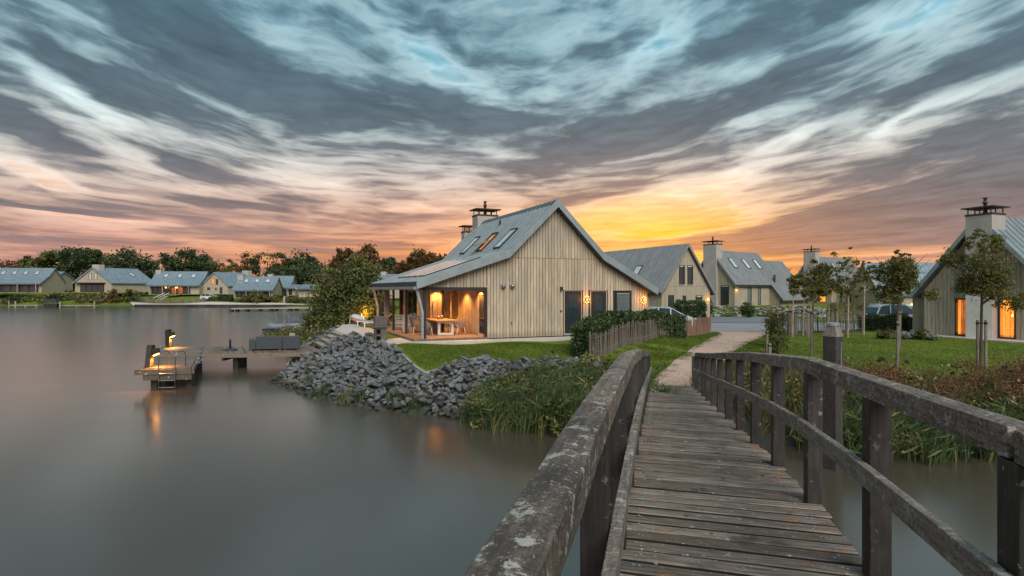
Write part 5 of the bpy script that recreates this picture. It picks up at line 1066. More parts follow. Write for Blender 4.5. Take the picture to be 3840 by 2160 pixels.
def bush(label, x, y, w, h, m='hedge', n=2600, leaf=.07, cat='bush', group=None, z0=None, d=None, name='bush', clump=.34):
    z0 = gz1(x, y) if z0 is None else z0; t = thing(name, label, cat, (x, y, z0), group); d = d or w; b = MB()
    for i in range(4): b.tube([(x, y, z0 - .05), (x + RNG.uniform(-.2, .2) * w, y + RNG.uniform(-.2, .2) * d, z0 + h * .7)], [.03, .008], 5)
    b.build('stem', 'bark', t); el = [(x, y, z0 + h * .5, w * .40, d * .40, h * .48)] + [(x + RNG.uniform(-.33, .33) * w, y + RNG.uniform(-.3, .3) * d, z0 + h * RNG.uniform(.25, .78), w * .2, d * .2, h * .22) for _ in range(8)]
    v, f = leaf_cloud(el, n, leaf, clump, n // 26); np_mesh('foliage', v, f, 4, m, t); return t
bush('lamp lit yellow bush beside the far end of the porch', -9.9, 40.6, 2.4, 1.9, 'leaf_olive', 3500, .07)
bush('low dark scrub on the bank under the willow', -15.2, 42.5, 2.8, 1.6, 'leaf_dark', 3000, .08); bush('tangled brown scrub between the willow and the covered boat', -17.3, 47, 3.0, 1.9, 'leaf_backlit_rust', 2600, .09)
bush('dark green garden hedge seen through the porch', -5.5, 44.5, 9, 1.6, 'leaf_dark', 5000, .10, 'hedge', d=1.4)
bush('round clipped laurel bush beside the gravel drive', at(2806, 54), 54, 1.5, 1.65, 'hedge', 4200, .055); bush('dark evergreen column at the right corner of the second house', at(2655, 53), 53, .95, 2.3, 'leaf_dark', 3000, .06); bush('small dark shrub beyond the right corner of the main house', at(2446, 47), 47, .9, 1.25, 'leaf_dark', 1600, .06)
bush('tall dark conifer in front of the half hidden house', at(3335, 62), 62, 2.7, 3.2, 'leaf_dark', 4200, .09); 
bush('wispy pale green shrub by the path at the bridge end', at(2905, 27.5), 27.5, 1.3, 2.0, 'leaf_young', 3600, .05, clump=.4)
bush('low leafy shrub in front of the wispy one', at(2915, 24), 24, 1.0, 1.0, 'leaf_mid', 1800, .05)
# block hedges
def hedge_box(label, p, q, th, h, m='hedge', n=4000, leaf=.055, hz=None, group=None, cat='hedge', base=None):
    p, q = np.array(p, float), np.array(q, float); L = np.hypot(*(q - p)); e = (q - p) / L; nn = np.array((-e[1], e[0])); mid = (p + q) / 2
    z0 = gz1(*mid) if base is None else base; t = thing('hedge', label, cat, (*mid, z0), group)
    def fnh(u, v, z): w = p + e * u + nn * v; return (w[0], w[1], gz1(*w) + z)
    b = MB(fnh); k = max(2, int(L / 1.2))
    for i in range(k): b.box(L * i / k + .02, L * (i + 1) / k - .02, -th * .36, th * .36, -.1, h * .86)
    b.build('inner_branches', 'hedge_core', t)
    u = RNG.uniform(0, L, n); s = RNG.uniform(0, 2 * th + 2 * h, n); endcap = RNG.random(n) < th * h * 2 / (th * h * 2 + L * (2 * h + th) * .8); side = s < h; top = (s >= h) & (s < h + th * 1.5); oth = ~side & ~top
    vv = np.where(side, -th / 2, np.where(top, RNG.uniform(-th / 2, th / 2, n), th / 2)); zz = np.where(top, h, RNG.uniform(.02, h, n))
    bumpn = np.array([mnoise.noise((a * 1.6, b_ * 1.6, c_ * 1.6)) for a, b_, c_ in zip(u, vv, zz)]); off = bumpn * .20 + RNG.normal(0, .05, n)
    vv = vv + np.where(top, 0, np.sign(vv) * off); zz = zz + np.where(top, off * 1.2 + .03, 0); u = u + RNG.normal(0, .03, n)
    u = np.where(endcap, np.where(RNG.random(n) < .5, -.03, L + .03) + RNG.normal(0, .06, n), u); vv = np.where(endcap, RNG.uniform(-th / 2, th / 2, n), vv); zz = np.where(endcap, RNG.uniform(.02, h, n), zz)
    W = p + e * u[:, None] + nn * vv[:, None]; P = np.column_stack([W, gz(W[:, 0], W[:, 1]) + zz]); nr = unit(n); A = np.cross(nr, unit(n)); A /= np.linalg.norm(A, axis=1, keepdims=True); Bv = np.cross(nr, A); sz = (leaf * RNG.uniform(.7, 1.4, n))[:, None]
    v, f = quads(P, A * sz, Bv * sz * .55); np_mesh('foliage', v, f, 4, m, t); return t
hedge_box('long leafy laurel hedge growing behind the left picket fence', (3.0, 23.5), (10.4, 33.2), .9, 1.35, n=21000, leaf=.06)
hedge_box('tall clipped hedge block in front of the second house', (at(2542, 43), 43), (at(2640, 43), 43.3), 1.1, 1.95, n=6500, leaf=.06)
hedge_box('dark clipped hedge along the drive in front of the silver car', (at(3232, 37.5), 37.5), (at(3405, 36.5), 36.5), 1.2, .98, 'leaf_dark', 6500, .06)
hedge_box('low clipped hedge right of the white posts across the lake', (at(1074, 124), 124.2), (at(1172, 124), 124.2), 1.4, 1.0, 'leaf_olive', 2200, .13); hedge_box('low hedge at the foot of the lit window gable house', (at(818, 127), 127.5), (at(866, 127), 127.5), 1.4, 1.1, 'leaf_dark', 1400, .13); hedge_box('low hedge before the parked white car across the lake', (at(782, 127), 127.6), (at(812, 127), 127.6), 1.2, .9, 'leaf_mid', 900, .13)
# young staked trees
def young(label, x, y, h, cw, ch, stakes, hs, m='leaf_young', n=1200, leaf=.06, bark='birch', lean=.02, cz=None, bare=.0):
    z0 = gz1(x, y); t = thing('young_tree', label, 'young tree', (x, y, z0), 'young staked trees on the lawn'); b = MB(); r = .018 + h * .0075
    b.tube([(x, y, z0 - .1), (x + lean * h * .4, y, z0 + h * .45), (x + lean * h, y, z0 + h * .93)], [r, r * .8, r * .25], 7)
    c0 = z0 + h - ch
    for i in range(13):
        a = RNG.uniform(0, 6.28); z = c0 + ch * RNG.uniform(.0, .55); q = cw * .5 * RNG.uniform(.55, 1.0)
        b.tube([(x + lean * (z - z0), y, z), (x + math.cos(a) * q * .5, y + math.sin(a) * q * .5, z + q * .4), (x + math.cos(a) * q, y + math.sin(a) * q, z + q * .95)], [r * .42, r * .28, r * .08], 5)
    b.build('trunk', bark, t)
    n = int(n * 1.5)
    for (dx, dy) in stakes:
        st = MB(); st.lathe([(.048, -.15), (.05, hs * .6), (.046, hs), (.03, hs + .015)], (x + dx, y + dy, z0), 9); so2 = st.build('stake', 'stake', t)
        s2 = MB(); s2.lathe([(.056, hs - .16), (.058, hs - .08)], (x + dx, y + dy, z0), 9); s2.tube([(x + dx, y + dy, z0 + hs - .12), (x, y, z0 + hs - .12)], .02, 6); s2.build('strap', 'strap', so2)
    el = [(x + lean * h * .8, y, c0 + ch * .50, cw * .27, cw * .27, ch * .40)] + [(x + lean * h * .8 + RNG.uniform(-.40, .42) * cw, y + RNG.uniform(-.34, .34) * cw, c0 + ch * RNG.uniform(.02, .92), cw * .15, cw * .15, ch * .13) for _ in range(13)] + [(x + lean * h + RNG.uniform(-.22, .30) * cw, y, c0 + ch * RNG.uniform(.85, 1.08), cw * .06, cw * .06, ch * .11) for _ in range(5)]
    v, f = leaf_cloud(el, n, leaf, .36, max(30, n // 30), .02); np_mesh('crown', v, f, 4, m, t); return t
yt = [(2972, 33.5, 3.8, 1.2, 1.5, 1.7, 'leftmost slim staked tree by the picket fence'), (3012, 34.2, 3.9, 1.25, 1.6, 1.7, 'second slim staked tree from the left, with two stakes'), (3037, 33.0, 3.6, 1.0, 1.4, 1.7, 'slim staked tree right behind the nearer leaning one'), (3107, 34.5, 3.9, 1.3, 1.5, 1.7, 'slim staked tree just behind the big capped mooring post'), (3139, 35.4, 3.8, 1.2, 1.4, 1.7, 'slim dark staked tree right of the capped mooring post'), (3179, 32.8, 5.3, 1.5, 2.9, 1.72, 'pale barked staked tree left of the silver car'), (3239, 34.0, 4.6, 2.0, 2.0, 1.72, 'pale barked staked tree nearest the silver car')]
for i, (px, Y, h, cw, ch, hs, lab) in enumerate(yt): young(lab, at(px, Y), Y, h, cw, ch, [(-.10, .0)] if i not in (1, 3) else [(-.06, 0), (.26, .1)], hs, n=1100)
young('staked tree with a windblown olive crown in front of the half hidden house', at(3044, 24.5), 24.5, 4.25, 1.9, 1.5, [(-.13, -.2)], 2.05, 'leaf_olive', 4200, .045, 'bark', .03)
young('staked tree on the lawn in front of the silver car', at(3364, 20.8), 20.8, 4.4, 2.1, 1.75, [(-.09, -.15)], 1.85, 'leaf_young', 5600, .042, 'bark'); young('slender staked tree behind the lawn tree near the silver car', at(3376, 27.6), 27.6, 4.4, 1.8, 1.5, [(-.04, 0)], 1.85, 'leaf_young', 2200, .05, 'bark')
young('largest staked tree before the glowing windows of the right house', at(3677, 20.6), 20.6, 5.1, 2.6, 2.75, [(-.16, -.05), (.13, -.08)], 1.9, 'leaf_young', 9500, .043, 'bark')

# ------------------------------------------------------------------ fences
def picket_fence(label, line, h, step, w, m, group=None, sep=1.0, gap_end=0, wire=True, name='picket_fence', posts=2.2):
    line = [np.array(p, float) for p in line]; segs = [(a, b, np.hypot(*(b - a))) for a, b in zip(line[:-1], line[1:])]; tot = sum(s[2] for s in segs)
    def pos(d):
        for a, b, L in segs:
            if d <= L + 1e-6: return a + (b - a) * d / L
            d -= L
        return line[-1]
    x0, y0 = line[0]; t = thing(name, label, 'fence', (x0, y0, gz1(x0, y0)), group)
    prof = MB().hexa([(-.5, -.5, 0), (.5, -.5, 0), (.5, .5, 0), (-.5, .5, 0), (-.42, -.45, .96), (.42, -.45, .96), (.42, .45, .96), (-.42, .45, .96)]); prof.add([(-.42, -.45, .96), (.42, -.45, .96), (.42, .45, .96), (-.42, .45, .96), (0, 0, 1)], [(0, 1, 4), (1, 2, 4), (2, 3, 4), (3, 0, 4)])
    me = bpy.data.meshes.new('picket'); me.from_pydata(prof.v, [], prof.f); me.materials.append(M[m]); d = .05
    while d < tot:
        p = pos(d); q = pos(min(d + .1, tot)); a = math.atan2(*(q - p)[::-1]); o = bpy.data.objects.new('picket', me); C.objects.link(o); o.parent = t
        hh = h * RNG.uniform(.92, 1.05); o.location = (p[0] - x0, p[1] - y0, gz1(*p) - .05 - ORG[t.name].z); o.scale = (w * RNG.uniform(.7, 1.2), .022, hh); o.rotation_euler = (RNG.uniform(-.04, .04), RNG.uniform(-.05, .05), a); d += step * RNG.uniform(.85, 1.15)
    if posts:
        d = 0
        while d <= tot: p = pos(d); MB().lathe([(.045, -.2), (.045, h * 1.02), (.02, h * 1.05)], (p[0] - .0, p[1] + .06, gz1(*p)), 8).build('post', 'stake', t); d += posts
    if wire:
        for zz in (.25, .8):
            n = 24; MB().tube([(pos(tot * i / n)[0], pos(tot * i / n)[1] - .02, gz1(*pos(tot * i / n)) + h * zz) for i in range(n + 1)], .006, 4).build('wire', 'galv', t)
    return t
picket_fence('weathered grey picket fence in front of the laurel hedge beside the path', [(3.35, 22.9), (6.6, 27.2), (9.6, 31.6)], 1.16, .068, .040, 'picket')
picket_fence('reddish close set picket fence at the far end of the path', [(9.7, 31.8), (11.9, 34.6), (13.75, 36.9)], 1.18, .050, .046, 'picket_red', wire=False)
picket_fence('open dark picket fence behind the young trees by the road', [(at(2935, 36.8), 36.8), (at(3230, 35.6), 35.6)], 1.12, .095, .038, 'post_dark')
picket_fence('pale picket fence on the far side of the road below the grassy mound', [(at(3120, 47.6), 47.6), (at(3250, 47.2), 47.2)], 1.05, .10, .05, 'picket', wire=False)
gt = thing('garden_gate', 'dark wooden garden gate with a diagonal brace beside the right house', 'gate', (at(3436, 35), 35, 1.2)); x0 = at(3408, 35)
for i in range(11): MB().box(x0 + i * .085, x0 + i * .085 + .05, 34.98, 35.0, 1.25, 2.22 + .02 * (i % 2)).build('slat', 'post_dark', gt)
MB().box(x0, x0 + .92, 35.003, 35.04, 2.0, 2.08).build('top_rail', 'post_dark', gt); MB().box(x0, x0 + .92, 35.003, 35.04, 1.38, 1.46).build('bottom_rail', 'post_dark', gt); MB().hexa([(x0 + .0, 34.95, 1.46), (x0 + .1, 34.95, 1.46), (x0 + .1, 34.975, 1.46), (x0, 34.975, 1.46), (x0 + .82, 34.95, 2.0), (x0 + .92, 34.95, 2.0), (x0 + .92, 34.975, 2.0), (x0 + .82, 34.975, 2.0)]).build('brace', 'post_dark', gt); MB().box(x0 + .93, x0 + 1.04, 34.95, 35.06, 1.15, 2.32).build('gate_post', 'post_dark', gt)

# ------------------------------------------------------------------ posts by the bridge
bp = thing('mooring_post', 'thick square mooring post with a pale metal cap beside the bridge', 'mooring post', (at(3123, 12.2), 12.2, .2)); fb = lambda x, y, z: (at(3123, 12.2) + .85 * x - .53 * y, 12.2 + .53 * x + .85 * y, z)
MB(fb).box(-.15, .15, -.15, .15, -.6, 3.02).build('shaft', 'post_dark', bp, bevel=.015); MB(fb).hexa([(-.155, -.155, 3.02), (.155, -.155, 3.02), (.155, .155, 3.02), (-.155, .155, 3.02), (-.10, -.10, 3.27), (.10, -.10, 3.27), (.10, .10, 3.27), (-.10, .10, 3.27)]).build('chamfered_top', 'stake', bp); MB(fb).lathe([(.135, 3.27), (.135, 3.325), (.11, 3.335)], (0, 0, 0), 12).build('cap', 'galv', bp); MB(fb).box(.02, .045, -.175, -.155, 2.0, 2.90).build('rod', 'galv', bp)
def stakepost(px, Y, top, w, label):
    x = at(px, Y); z0 = gz1(x, Y); t = thing('wooden_post', label, 'post', (x, Y, z0)); z1 = HC - (top - HZ) / F * Y; MB().box(x - w, x + w, Y - w, Y + w, z0 - .3, z1).build('shaft', 'stake', t, bevel=.01); MB().box(x - w * 1.05, x + w * 1.05, Y - w * 1.05, Y + w * 1.05, z1 - .12, z1 - .06).build('band', 'strap', t)
stakepost(2876, 22.5, 1240, .05, 'thin grey post in the verge beside the wispy shrub'); stakepost(2886, 21.5, 1288, .055, 'short stump post beside the thin grey one'); stakepost(2962, 34.9, 1164, .12, 'thick dark gate post behind the leftmost slim tree'); stakepost(2980, 35.1, 1168, .13, 'thick black gate post, right one of the pair at the picket fence')
# ------------------------------------------------------------------ cars
def car(label, x, y, yaw, paint, Ln=4.5, Wd=1.82, H=1.66, suv=True):
    z0 = gz1(x, y) + .05; t = thing('parked_car', label, 'car', (x, y, z0), 'cars parked by the houses'); c, s = math.cos(yaw), math.sin(yaw); fc = lambda a, b, z: (x + a * c - b * s, y + a * s + b * c, z0 + z)
    h = Ln / 2; low = [(-h, .42), (-h + .05, .85), (-h + .12, .98), (-h + .9, 1.02), (h - 1.35, .98), (h - .55, .90), (h - .12, .72), (h, .48), (h - .05, .28), (-h + .05, .28)]
    b = MB(fc); n = len(low); vs = []
    for (yy, sc) in ((-Wd / 2 + .07, .96), (-Wd / 2, 1.0), (Wd / 2, 1.0), (Wd / 2 - .07, .96)): vs += [(a * sc, yy, .62 + (z - .62) * (1 if abs(yy) < Wd / 2 - .02 else 1)) if False else (a * sc, yy * (1.0 if z < .8 else .985), z) for a, z in low]
    fs = [(i * n + k, i * n + (k + 1) % n, (i + 1) * n + (k + 1) % n, (i + 1) * n + k) for i in range(3) for k in range(n)] + [tuple(range(n)), tuple(range(3 * n, 4 * n))[::-1]]
    b.add(vs, fs).build('body', paint, t, True, .03)
    cab = [(-h + .10, .97), (-h + .42, H - .22), (-h + .75, H - .06), (-h + 1.5, H), (h - 2.0, H - .04), (h - 1.7, H - .14), (h - .95, .97)]
    wi = lambda z: (Wd / 2 - .04) - (z - .97) * .24
    b = MB(fc); m = len(cab); vs = [(a, -wi(z), z) for a, z in cab] + [(a, wi(z), z) for a, z in cab]; b.add(vs, [tuple(range(m)), tuple(range(m, 2 * m))[::-1]] + [(i, m + i, m + (i + 1) % m, (i + 1) % m) for i in range(m)]).build('windows', 'car_glass', t)
    rp = cab[1:6]; b = MB(fc); k = len(rp); vs = []
    for dz in (-.0, .022): vs += [(a, -wi(z) * .985 - .004, z + dz + .004) for a, z in rp] + [(a, wi(z) * .985 + .004, z + dz + .004) for a, z in rp]
    q = 2 * k; fs = []
    for i in range(k - 1): fs += [(i, i + 1, k + i + 1, k + i), (q + i, q + k + i, q + k + i + 1, q + i + 1), (i, q + i, q + i + 1, i + 1), (k + i, k + i + 1, q + k + i + 1, q + k + i)]
    fs += [(0, k, q + k, q), (k - 1, q + k - 1, q + 2 * k - 1, 2 * k - 1)]; b.add(vs, fs).build('roof', paint, t, True)
    for sgn in (-1, 1):
        for (a0, z0_, a1, z1_, w) in ((-h + .10, .97, -h + .42, H - .22, .14), (-h + 1.25, .99, -h + 1.35, H - .03, .07), (-h + 2.2, .99, -h + 2.2, H - .02, .07), (h - .95, .97, h - 1.72, H - .13, .06)):
            MB(fc).hexa([(a0 - w / 2, sgn * (wi(z0_) - .01), z0_), (a0 + w / 2, sgn * (wi(z0_) - .01), z0_), (a0 + w / 2, sgn * (wi(z0_) + .012), z0_), (a0 - w / 2, sgn * (wi(z0_) + .012), z0_), (a1 - w / 2, sgn * (wi(z1_) - .01), z1_), (a1 + w / 2, sgn * (wi(z1_) - .01), z1_), (a1 + w / 2, sgn * (wi(z1_) + .012), z1_), (a1 - w / 2, sgn * (wi(z1_) + .012), z1_)]).build('window_pillar', paint, t)
        MB(fc).box(-h + .6, h - 2.0, sgn * (Wd / 2 - .24) - .02, sgn * (Wd / 2 - .24) + .02, H + .01, H + .05).build('roof_rail', 'galv', t)
        MB(fc).box(h - 1.25, h - 1.05, sgn * (Wd / 2 + .02) - .08, sgn * (Wd / 2 + .02) + .08, 1.0, 1.13).build('wing_mirror', paint, t, bevel=.02)
        MB(fc).box(-h - .01, -h + .16, sgn * (Wd / 2 - .14) - .12, sgn * (Wd / 2 - .14) + .13, .78, .93).build('tail_light', 'tail', t, bevel=.02); MB(fc).box(h - .32, h - .08, sgn * (Wd / 2 - .2) - .12, sgn * (Wd / 2 - .2) + .14, .66, .80).build('headlight', 'pale_blue', t, bevel=.02)
        for a in (-h + .85, h - .9):
            p = Vector(fc(a, sgn * (Wd / 2 - .09), .33)); ax = (Vector(fc(0, 1, 0)) - Vector(fc(0, 0, 0))) * .1; wh = MB().tube([p - ax, p + ax], .34, 18).build('wheel', 'tyre', t); MB().tube([p - ax * 1.06, p + ax * 1.06], .21, 12).build('rim', 'galv', wh)
    return t
car('silver grey estate car behind the dark hedge, tail to the left', at(3355, 44), 44.0, .06, 'car_silver', 4.6, 1.85, 1.70)
car('pale car half hidden by the right house, beyond the silver one', at(3466, 49), 49.0, -.1, 'car_white', 4.3, 1.8, 1.50); car('white car parked behind the laurel hedge in front of the second house', at(2510, 39.5), 39.6, -.25, 'car_white', 4.2, 1.8, 1.58)
car('white car parked beside the lit window house across the lake', at(785, 129), 129.5, .1, 'car_white', 4.2, 1.8, 1.5)

# ------------------------------------------------------------------ terrace and porch furniture
ZT = 1.615
def tb(p): return lambda x, y, z: (p[0] + G[0] * x + D[0] * y, p[1] + G[1] * x + D[1] * y, p[2] + z)
# dining table
p = fn_main(-1.84, 1.95, Z0 + .10); T = thing('dining_table', 'wooden dining table on white box frames on the lit porch', 'dining table', p); ft = tb(p)
for i in range(6): MB(ft).box(-.18 + i * .197, -.18 + i * .197 + .194, -.25, 2.35, .705, .765).build('top_board', 'teak', T, bevel=.004)
for v in (.0, 1.9): MB(ft).box(0, .82, v, v + .12, 0, .10).build('frame_foot', 'white', T); MB(ft).box(0, .82, v, v + .12, .60, .70).build('frame_head', 'white', T); MB(ft).box(0, .12, v, v + .12, .102, .598).build('leg', 'white', T); MB(ft).box(.70, .82, v, v + .12, .102, .598).build('leg', 'white', T)
for i, (u, v) in enumerate(((.34, .95), (.58, 1.15))):
    q = ft(u, v, .767); t = thing('table_lantern', ('left' if i == 0 else 'right') + ' one of two round silver lanterns standing on the dining table', 'lantern', q, 'lanterns on the dining table'); MB().lathe([(.04, 0), (.10, .05), (.115, .10), (.09, .16), (.05, .18)], q, 14).build('globe', 'steel', t, True); MB().lathe([(.045, .181), (.045, .20)], q, 10).build('rim', 'galv', t)
def chair(label, u, v, rz):
    p = Vector(fn_main(u, v, Z0 + .101)); t = thing('dining_chair', label, 'chair', p, 'grey wicker chairs round the dining table'); a0 = math.atan2(G[1], G[0]) + rz; c, s = math.cos(a0), math.sin(a0); f = lambda x, y, z: (p.x + x * c - y * s, p.y + x * s + y * c, p.z + z)
    MB(f).box(-.24, .24, -.23, .25, .36, .46).build('seat', 'grey_wicker', t, bevel=.02)
    MB(f).hexa([(-.24, .20, .46), (.24, .20, .46), (.24, .25, .46), (-.24, .25, .46), (-.22, .30, .86), (.22, .30, .86), (.22, .35, .86), (-.22, .35, .86)]).build('backrest', 'grey_wicker', t, bevel=.02)
    for sx in (-1, 1):
        MB(f).hexa([(sx * .245 - .02, -.16, .461), (sx * .245 + .02, -.16, .461), (sx * .245 + .02, .22, .461), (sx * .245 - .02, .22, .461), (sx * .25 - .02, -.12, .64), (sx * .25 + .02, -.12, .64), (sx * .25 + .02, .25, .70), (sx * .25 - .02, .25, .70)]).build('armrest', 'grey_wicker', t)
        for y0, dy in ((-.2, -.03), (.2, .06)): MB(f).hexa([(sx * .24 - .016, y0 + dy - .016, 0), (sx * .24 + .016, y0 + dy - .016, 0), (sx * .24 + .016, y0 + dy + .016, 0), (sx * .24 - .016, y0 + dy + .016, 0), (sx * .21 - .02, y0 - .02, .358), (sx * .21 + .02, y0 - .02, .358), (sx * .21 + .02, y0 + .02, .358), (sx * .21 - .02, y0 + .02, .358)]).build('leg', 'white', t)
chair('grey wicker chair at the near left corner of the dining table', -2.30, 2.35, R(90)); chair('grey wicker chair at the far left of the table, beside the slatted bench', -2.42, 3.85, R(100)); chair('grey wicker chair on the right side of the table nearest the side wall', -.60, 2.3, R(-80)); chair('grey wicker chair on the right side of the table by the sliding door', -.62, 3.2, R(-95)); chair('grey wicker chair behind the far end of the table', -1.4, 4.55 - .9, R(10)) if False else None
def bench(label, u0, v0, Ln, rz=0):
    p = Vector(fn_main(u0, v0, Z0 + .101)); t = thing('slatted_bench', label, 'garden bench', p, 'white slatted benches on the porch'); a0 = math.atan2(G[1], G[0]) + rz; c, s = math.cos(a0), math.sin(a0); f = lambda x, y, z: (p.x + x * c - y * s, p.y + x * s + y * c, p.z + z)
    for i in range(5): MB(f).box(0, Ln, -.02, .02, .14 + i * .155, .245 + i * .155).build('back_slat', 'white', t)
    for i in range(4): MB(f).box(0, Ln, .06 + i * .13, .17 + i * .13, .36, .39).build('seat_slat', 'white', t)
    for x in (.05, Ln - .10): MB(f).box(x, x + .06, .022, .06, 0, .88).build('leg', 'white', t); MB(f).box(x, x + .06, .53, .58, 0, .36).build('leg', 'white', t)
bench('left white slatted bench between the porch posts', -2.98, 6.55, 1.05, -.25); bench('right white slatted bench behind the table end', -2.05, 5.35, .9, -.25) if False else bench('right white slatted bench between the second and corner post', -2.9, 5.0, 1.25, -.25)
p = fn_main(-3.0, 4.0, Z0 + .101); t = thing('white_stool', 'small white stool beside the second porch post', 'stool', p); f_ = tb(p); MB(f_).box(0, .38, 0, .36, .40, .45).build('seat', 'white', t)
for u in (.0, .33):
    for v in (0, .31): MB(f_).box(u, u + .05, v, v + .05, 0, .398).build('leg', 'white', t)
def lounger(label, x, y, rz, back=.55):
    p = Vector((x, y, ZT)); t = thing('sun_lounger', label, 'sun lounger', p, 'white framed sun loungers on the terrace'); c, s = math.cos(rz), math.sin(rz); f = lambda a, b, z: (p.x + a * c - b * s, p.y + a * s + b * c, p.z + z)
    MB(f).box(0, 1.95, 0, .05, .27, .34).build('side_rail', 'white', t); MB(f).box(0, 1.95, .60, .65, .27, .34).build('side_rail', 'white', t)
    for a in (.05, 1.8):
        for b in (.0, .60): MB(f).box(a, a + .07, b, b + .05, 0, .268).build('leg', 'white', t)
    MB(f).box(0, 1.25, .055, .595, .30, .34).build('seat_sling', 'grey_wicker', t)
    MB(f).hexa([(1.25, .03, .34), (1.25, .62, .34), (1.21, .62, .37), (1.21, .03, .37), (1.80, .03, .34 + back), (1.80, .62, .34 + back), (1.76, .62, .37 + back), (1.76, .03, .37 + back)]).build('backrest', 'grey_wicker', t); MB(f).hexa([(1.35, .0, .345), (1.35, .03, .345), (1.28, .03, .36), (1.28, .0, .36), (1.82, .0, .34 + back), (1.82, .028, .34 + back), (1.76, .028, .37 + back), (1.76, .0, .37 + back)]).build('back_frame', 'white', t)
lounger('white lounger with raised grey back at the far porch corner', -9.6, 34.4, .2); lounger('white lounger lying flat beside the upturned dinghy', -10.5, 36.0, -.25, .12)
dg = thing('upturned_dinghy', 'small white and orange dinghy leaning nose up at the terrace end', 'dinghy', (-11.8, 38.2, 1.6)); vs, fs = [], []
for i in range(9):
    tt = i / 8; cx, cz = -11.45 + .95 * tt, 2.20 - .36 * tt; w = .24 * math.sin(math.pi * min(.98, .15 + .8 * tt)) ** .6
    for a in np.linspace(0, 2 * math.pi, 10, endpoint=False): vs.append((cx + .10 * math.sin(a), 38.2 + .45 * math.cos(a) * w / .30, cz + w * math.sin(a) * .8))
for i in range(8):
    for q in range(10): fs.append((i * 10 + q, i * 10 + (q + 1) % 10, (i + 1) * 10 + (q + 1) % 10, (i + 1) * 10 + q))
MB().add(vs, fs + [tuple(range(10))[::-1], tuple(range(80, 90))]).build('hull', 'pale_blue', dg, True); MB().tube([(-11.45, 37.95, 1.98), (-11.1, 37.9, 1.85), (-10.8, 37.9, 1.76)], [.06, .11, .08], 8).build('lining', 'orange', dg, True); MB().tube([(-11.3, 37.7, 1.70), (-10.9, 37.7, 1.69)], .08, 8).build('fender', 'parasol', dg, True)
tag(MB().tube([(-11.75, 38.6, 1.4), (-11.7, 38.6, 2.3)], .03, 6).build('marker_pole', 'white'), 'thin white pole standing beside the upturned dinghy', 'pole')
gl = thing('garden_lamp', 'glowing garden lamp beside the dinghy lighting the bush behind', 'garden lamp', (at(1358, 39.6), 39.6, 1.55)); x = at(1358, 39.6); MB().box(x - .10, x + .10, 39.5, 39.7, 1.5, 2.05).build('post', 'galv', gl); MB().box(x - .06, x + .06, 39.54, 39.66, 2.052, 2.28).build('lamp_glass', 'lamp', gl); MB().box(x - .1, x + .1, 39.5, 39.7, 2.283, 2.33).build('lid', 'galv', gl)
ld = bpy.data.lights.new('lamp_light', 'POINT'); lo = bpy.data.objects.new('lamp_light', ld); C.objects.link(lo); lo.parent = gl; lo.location = Vector((x + .35, 39.3, 2.35)) - ORG[gl.name]; ld.energy = 75; ld.color = (1, .42, .06); ld.shadow_soft_size = .1
# grill
gx, gy, gzz = -6.35, 25.75, ZT; gr_ = thing('garden_grill', 'dark concrete garden grill with a box hood on the terrace edge', 'grill', (gx, gy, gzz - .1)); fg = lambda x, y, z: (gx + .94 * x - .34 * y, gy + .34 * x + .94 * y, gzz - .1 + z)
MB(fg).box(-.27, .27, .12, .46, 0, .74).build('back_panel', 'grill', gr_); MB(fg).box(-.02, .27, -.26, .118, 0, .74).build('side_panel', 'grill', gr_, bevel=.01); MB(fg).box(-.27, -.22, -.26, .118, 0, .74).build('side_panel', 'grill', gr_, bevel=.01)
for z in (.0, .33, .66): MB(fg).box(-.218, -.022, -.26, .118, z, z + .08).build('shelf', 'grill', gr_)
MB(fg).box(-.36, .36, -.34, .50, .742, .83).build('slab', 'grill', gr_, bevel=.015); MB(fg).box(-.28, .28, -.22, .46, .832, 1.26).build('hood', 'grill', gr_, bevel=.015)
cu = thing('porch_curtain', 'pale curtain gathered at the far porch post', 'curtain', fn_main(-3.0, 9.0, Z0)); q = MB(fn_main); vs = []; nn_ = 13
for z in (DZ + .05, 2.6, 4.05):
    for i in range(nn_): vs.append((-3.0 + .32 * i / (nn_ - 1) * (.75 if z == 2.6 else 1), 8.9 + .05 * math.sin(i * 1.9), z))
q.add(vs, [(r * nn_ + i, r * nn_ + i + 1, (r + 1) * nn_ + i + 1, (r + 1) * nn_ + i) for r in range(2) for i in range(nn_ - 1)]); cf = q.build('fabric', 'curtain', cu, True); sf = cf.modifiers.new('thick', 'SOLIDIFY'); sf.thickness = .015; MB(fn_main).box(-3.02, -2.66, 8.86, 8.96, 2.58, 2.64).build('tie', 'larch_grey', cu)
pic = thing('porch_picture', 'narrow framed picture on the bay wall of the porch', 'picture', fn_main(-1.42, 3.82, 3.0)); MB(fn_main).box(-1.54, -1.36, 3.80, 3.832, 2.55, 3.42).build('frame', 'grey_wicker', pic); MB(fn_main).box(-1.52, -1.38, 3.792, 3.799, 2.58, 3.39).build('print', 'pale_stone', pic)
for (px, Y, w, h, lab, m) in ((2137, 21.4, .09, .20, 'small dark blue utility box at the edge of the front lawn', 'box_blue'), (2162, 21.7, .04, .22, 'small white marker box at the hedge end', 'white')):
    x = at(px, Y); z = gz1(x, Y); t = thing('utility_box', lab, 'utility box', (x, Y, z)); MB().box(x - w, x + w, Y - w, Y + w, z - .05, z + h).build('body', m, t, bevel=.01); MB().box(x - w * 1.08, x + w * 1.08, Y - w * 1.08, Y + w * 1.08, z + h + .001, z + h + .02).build('lid', 'galv', t)
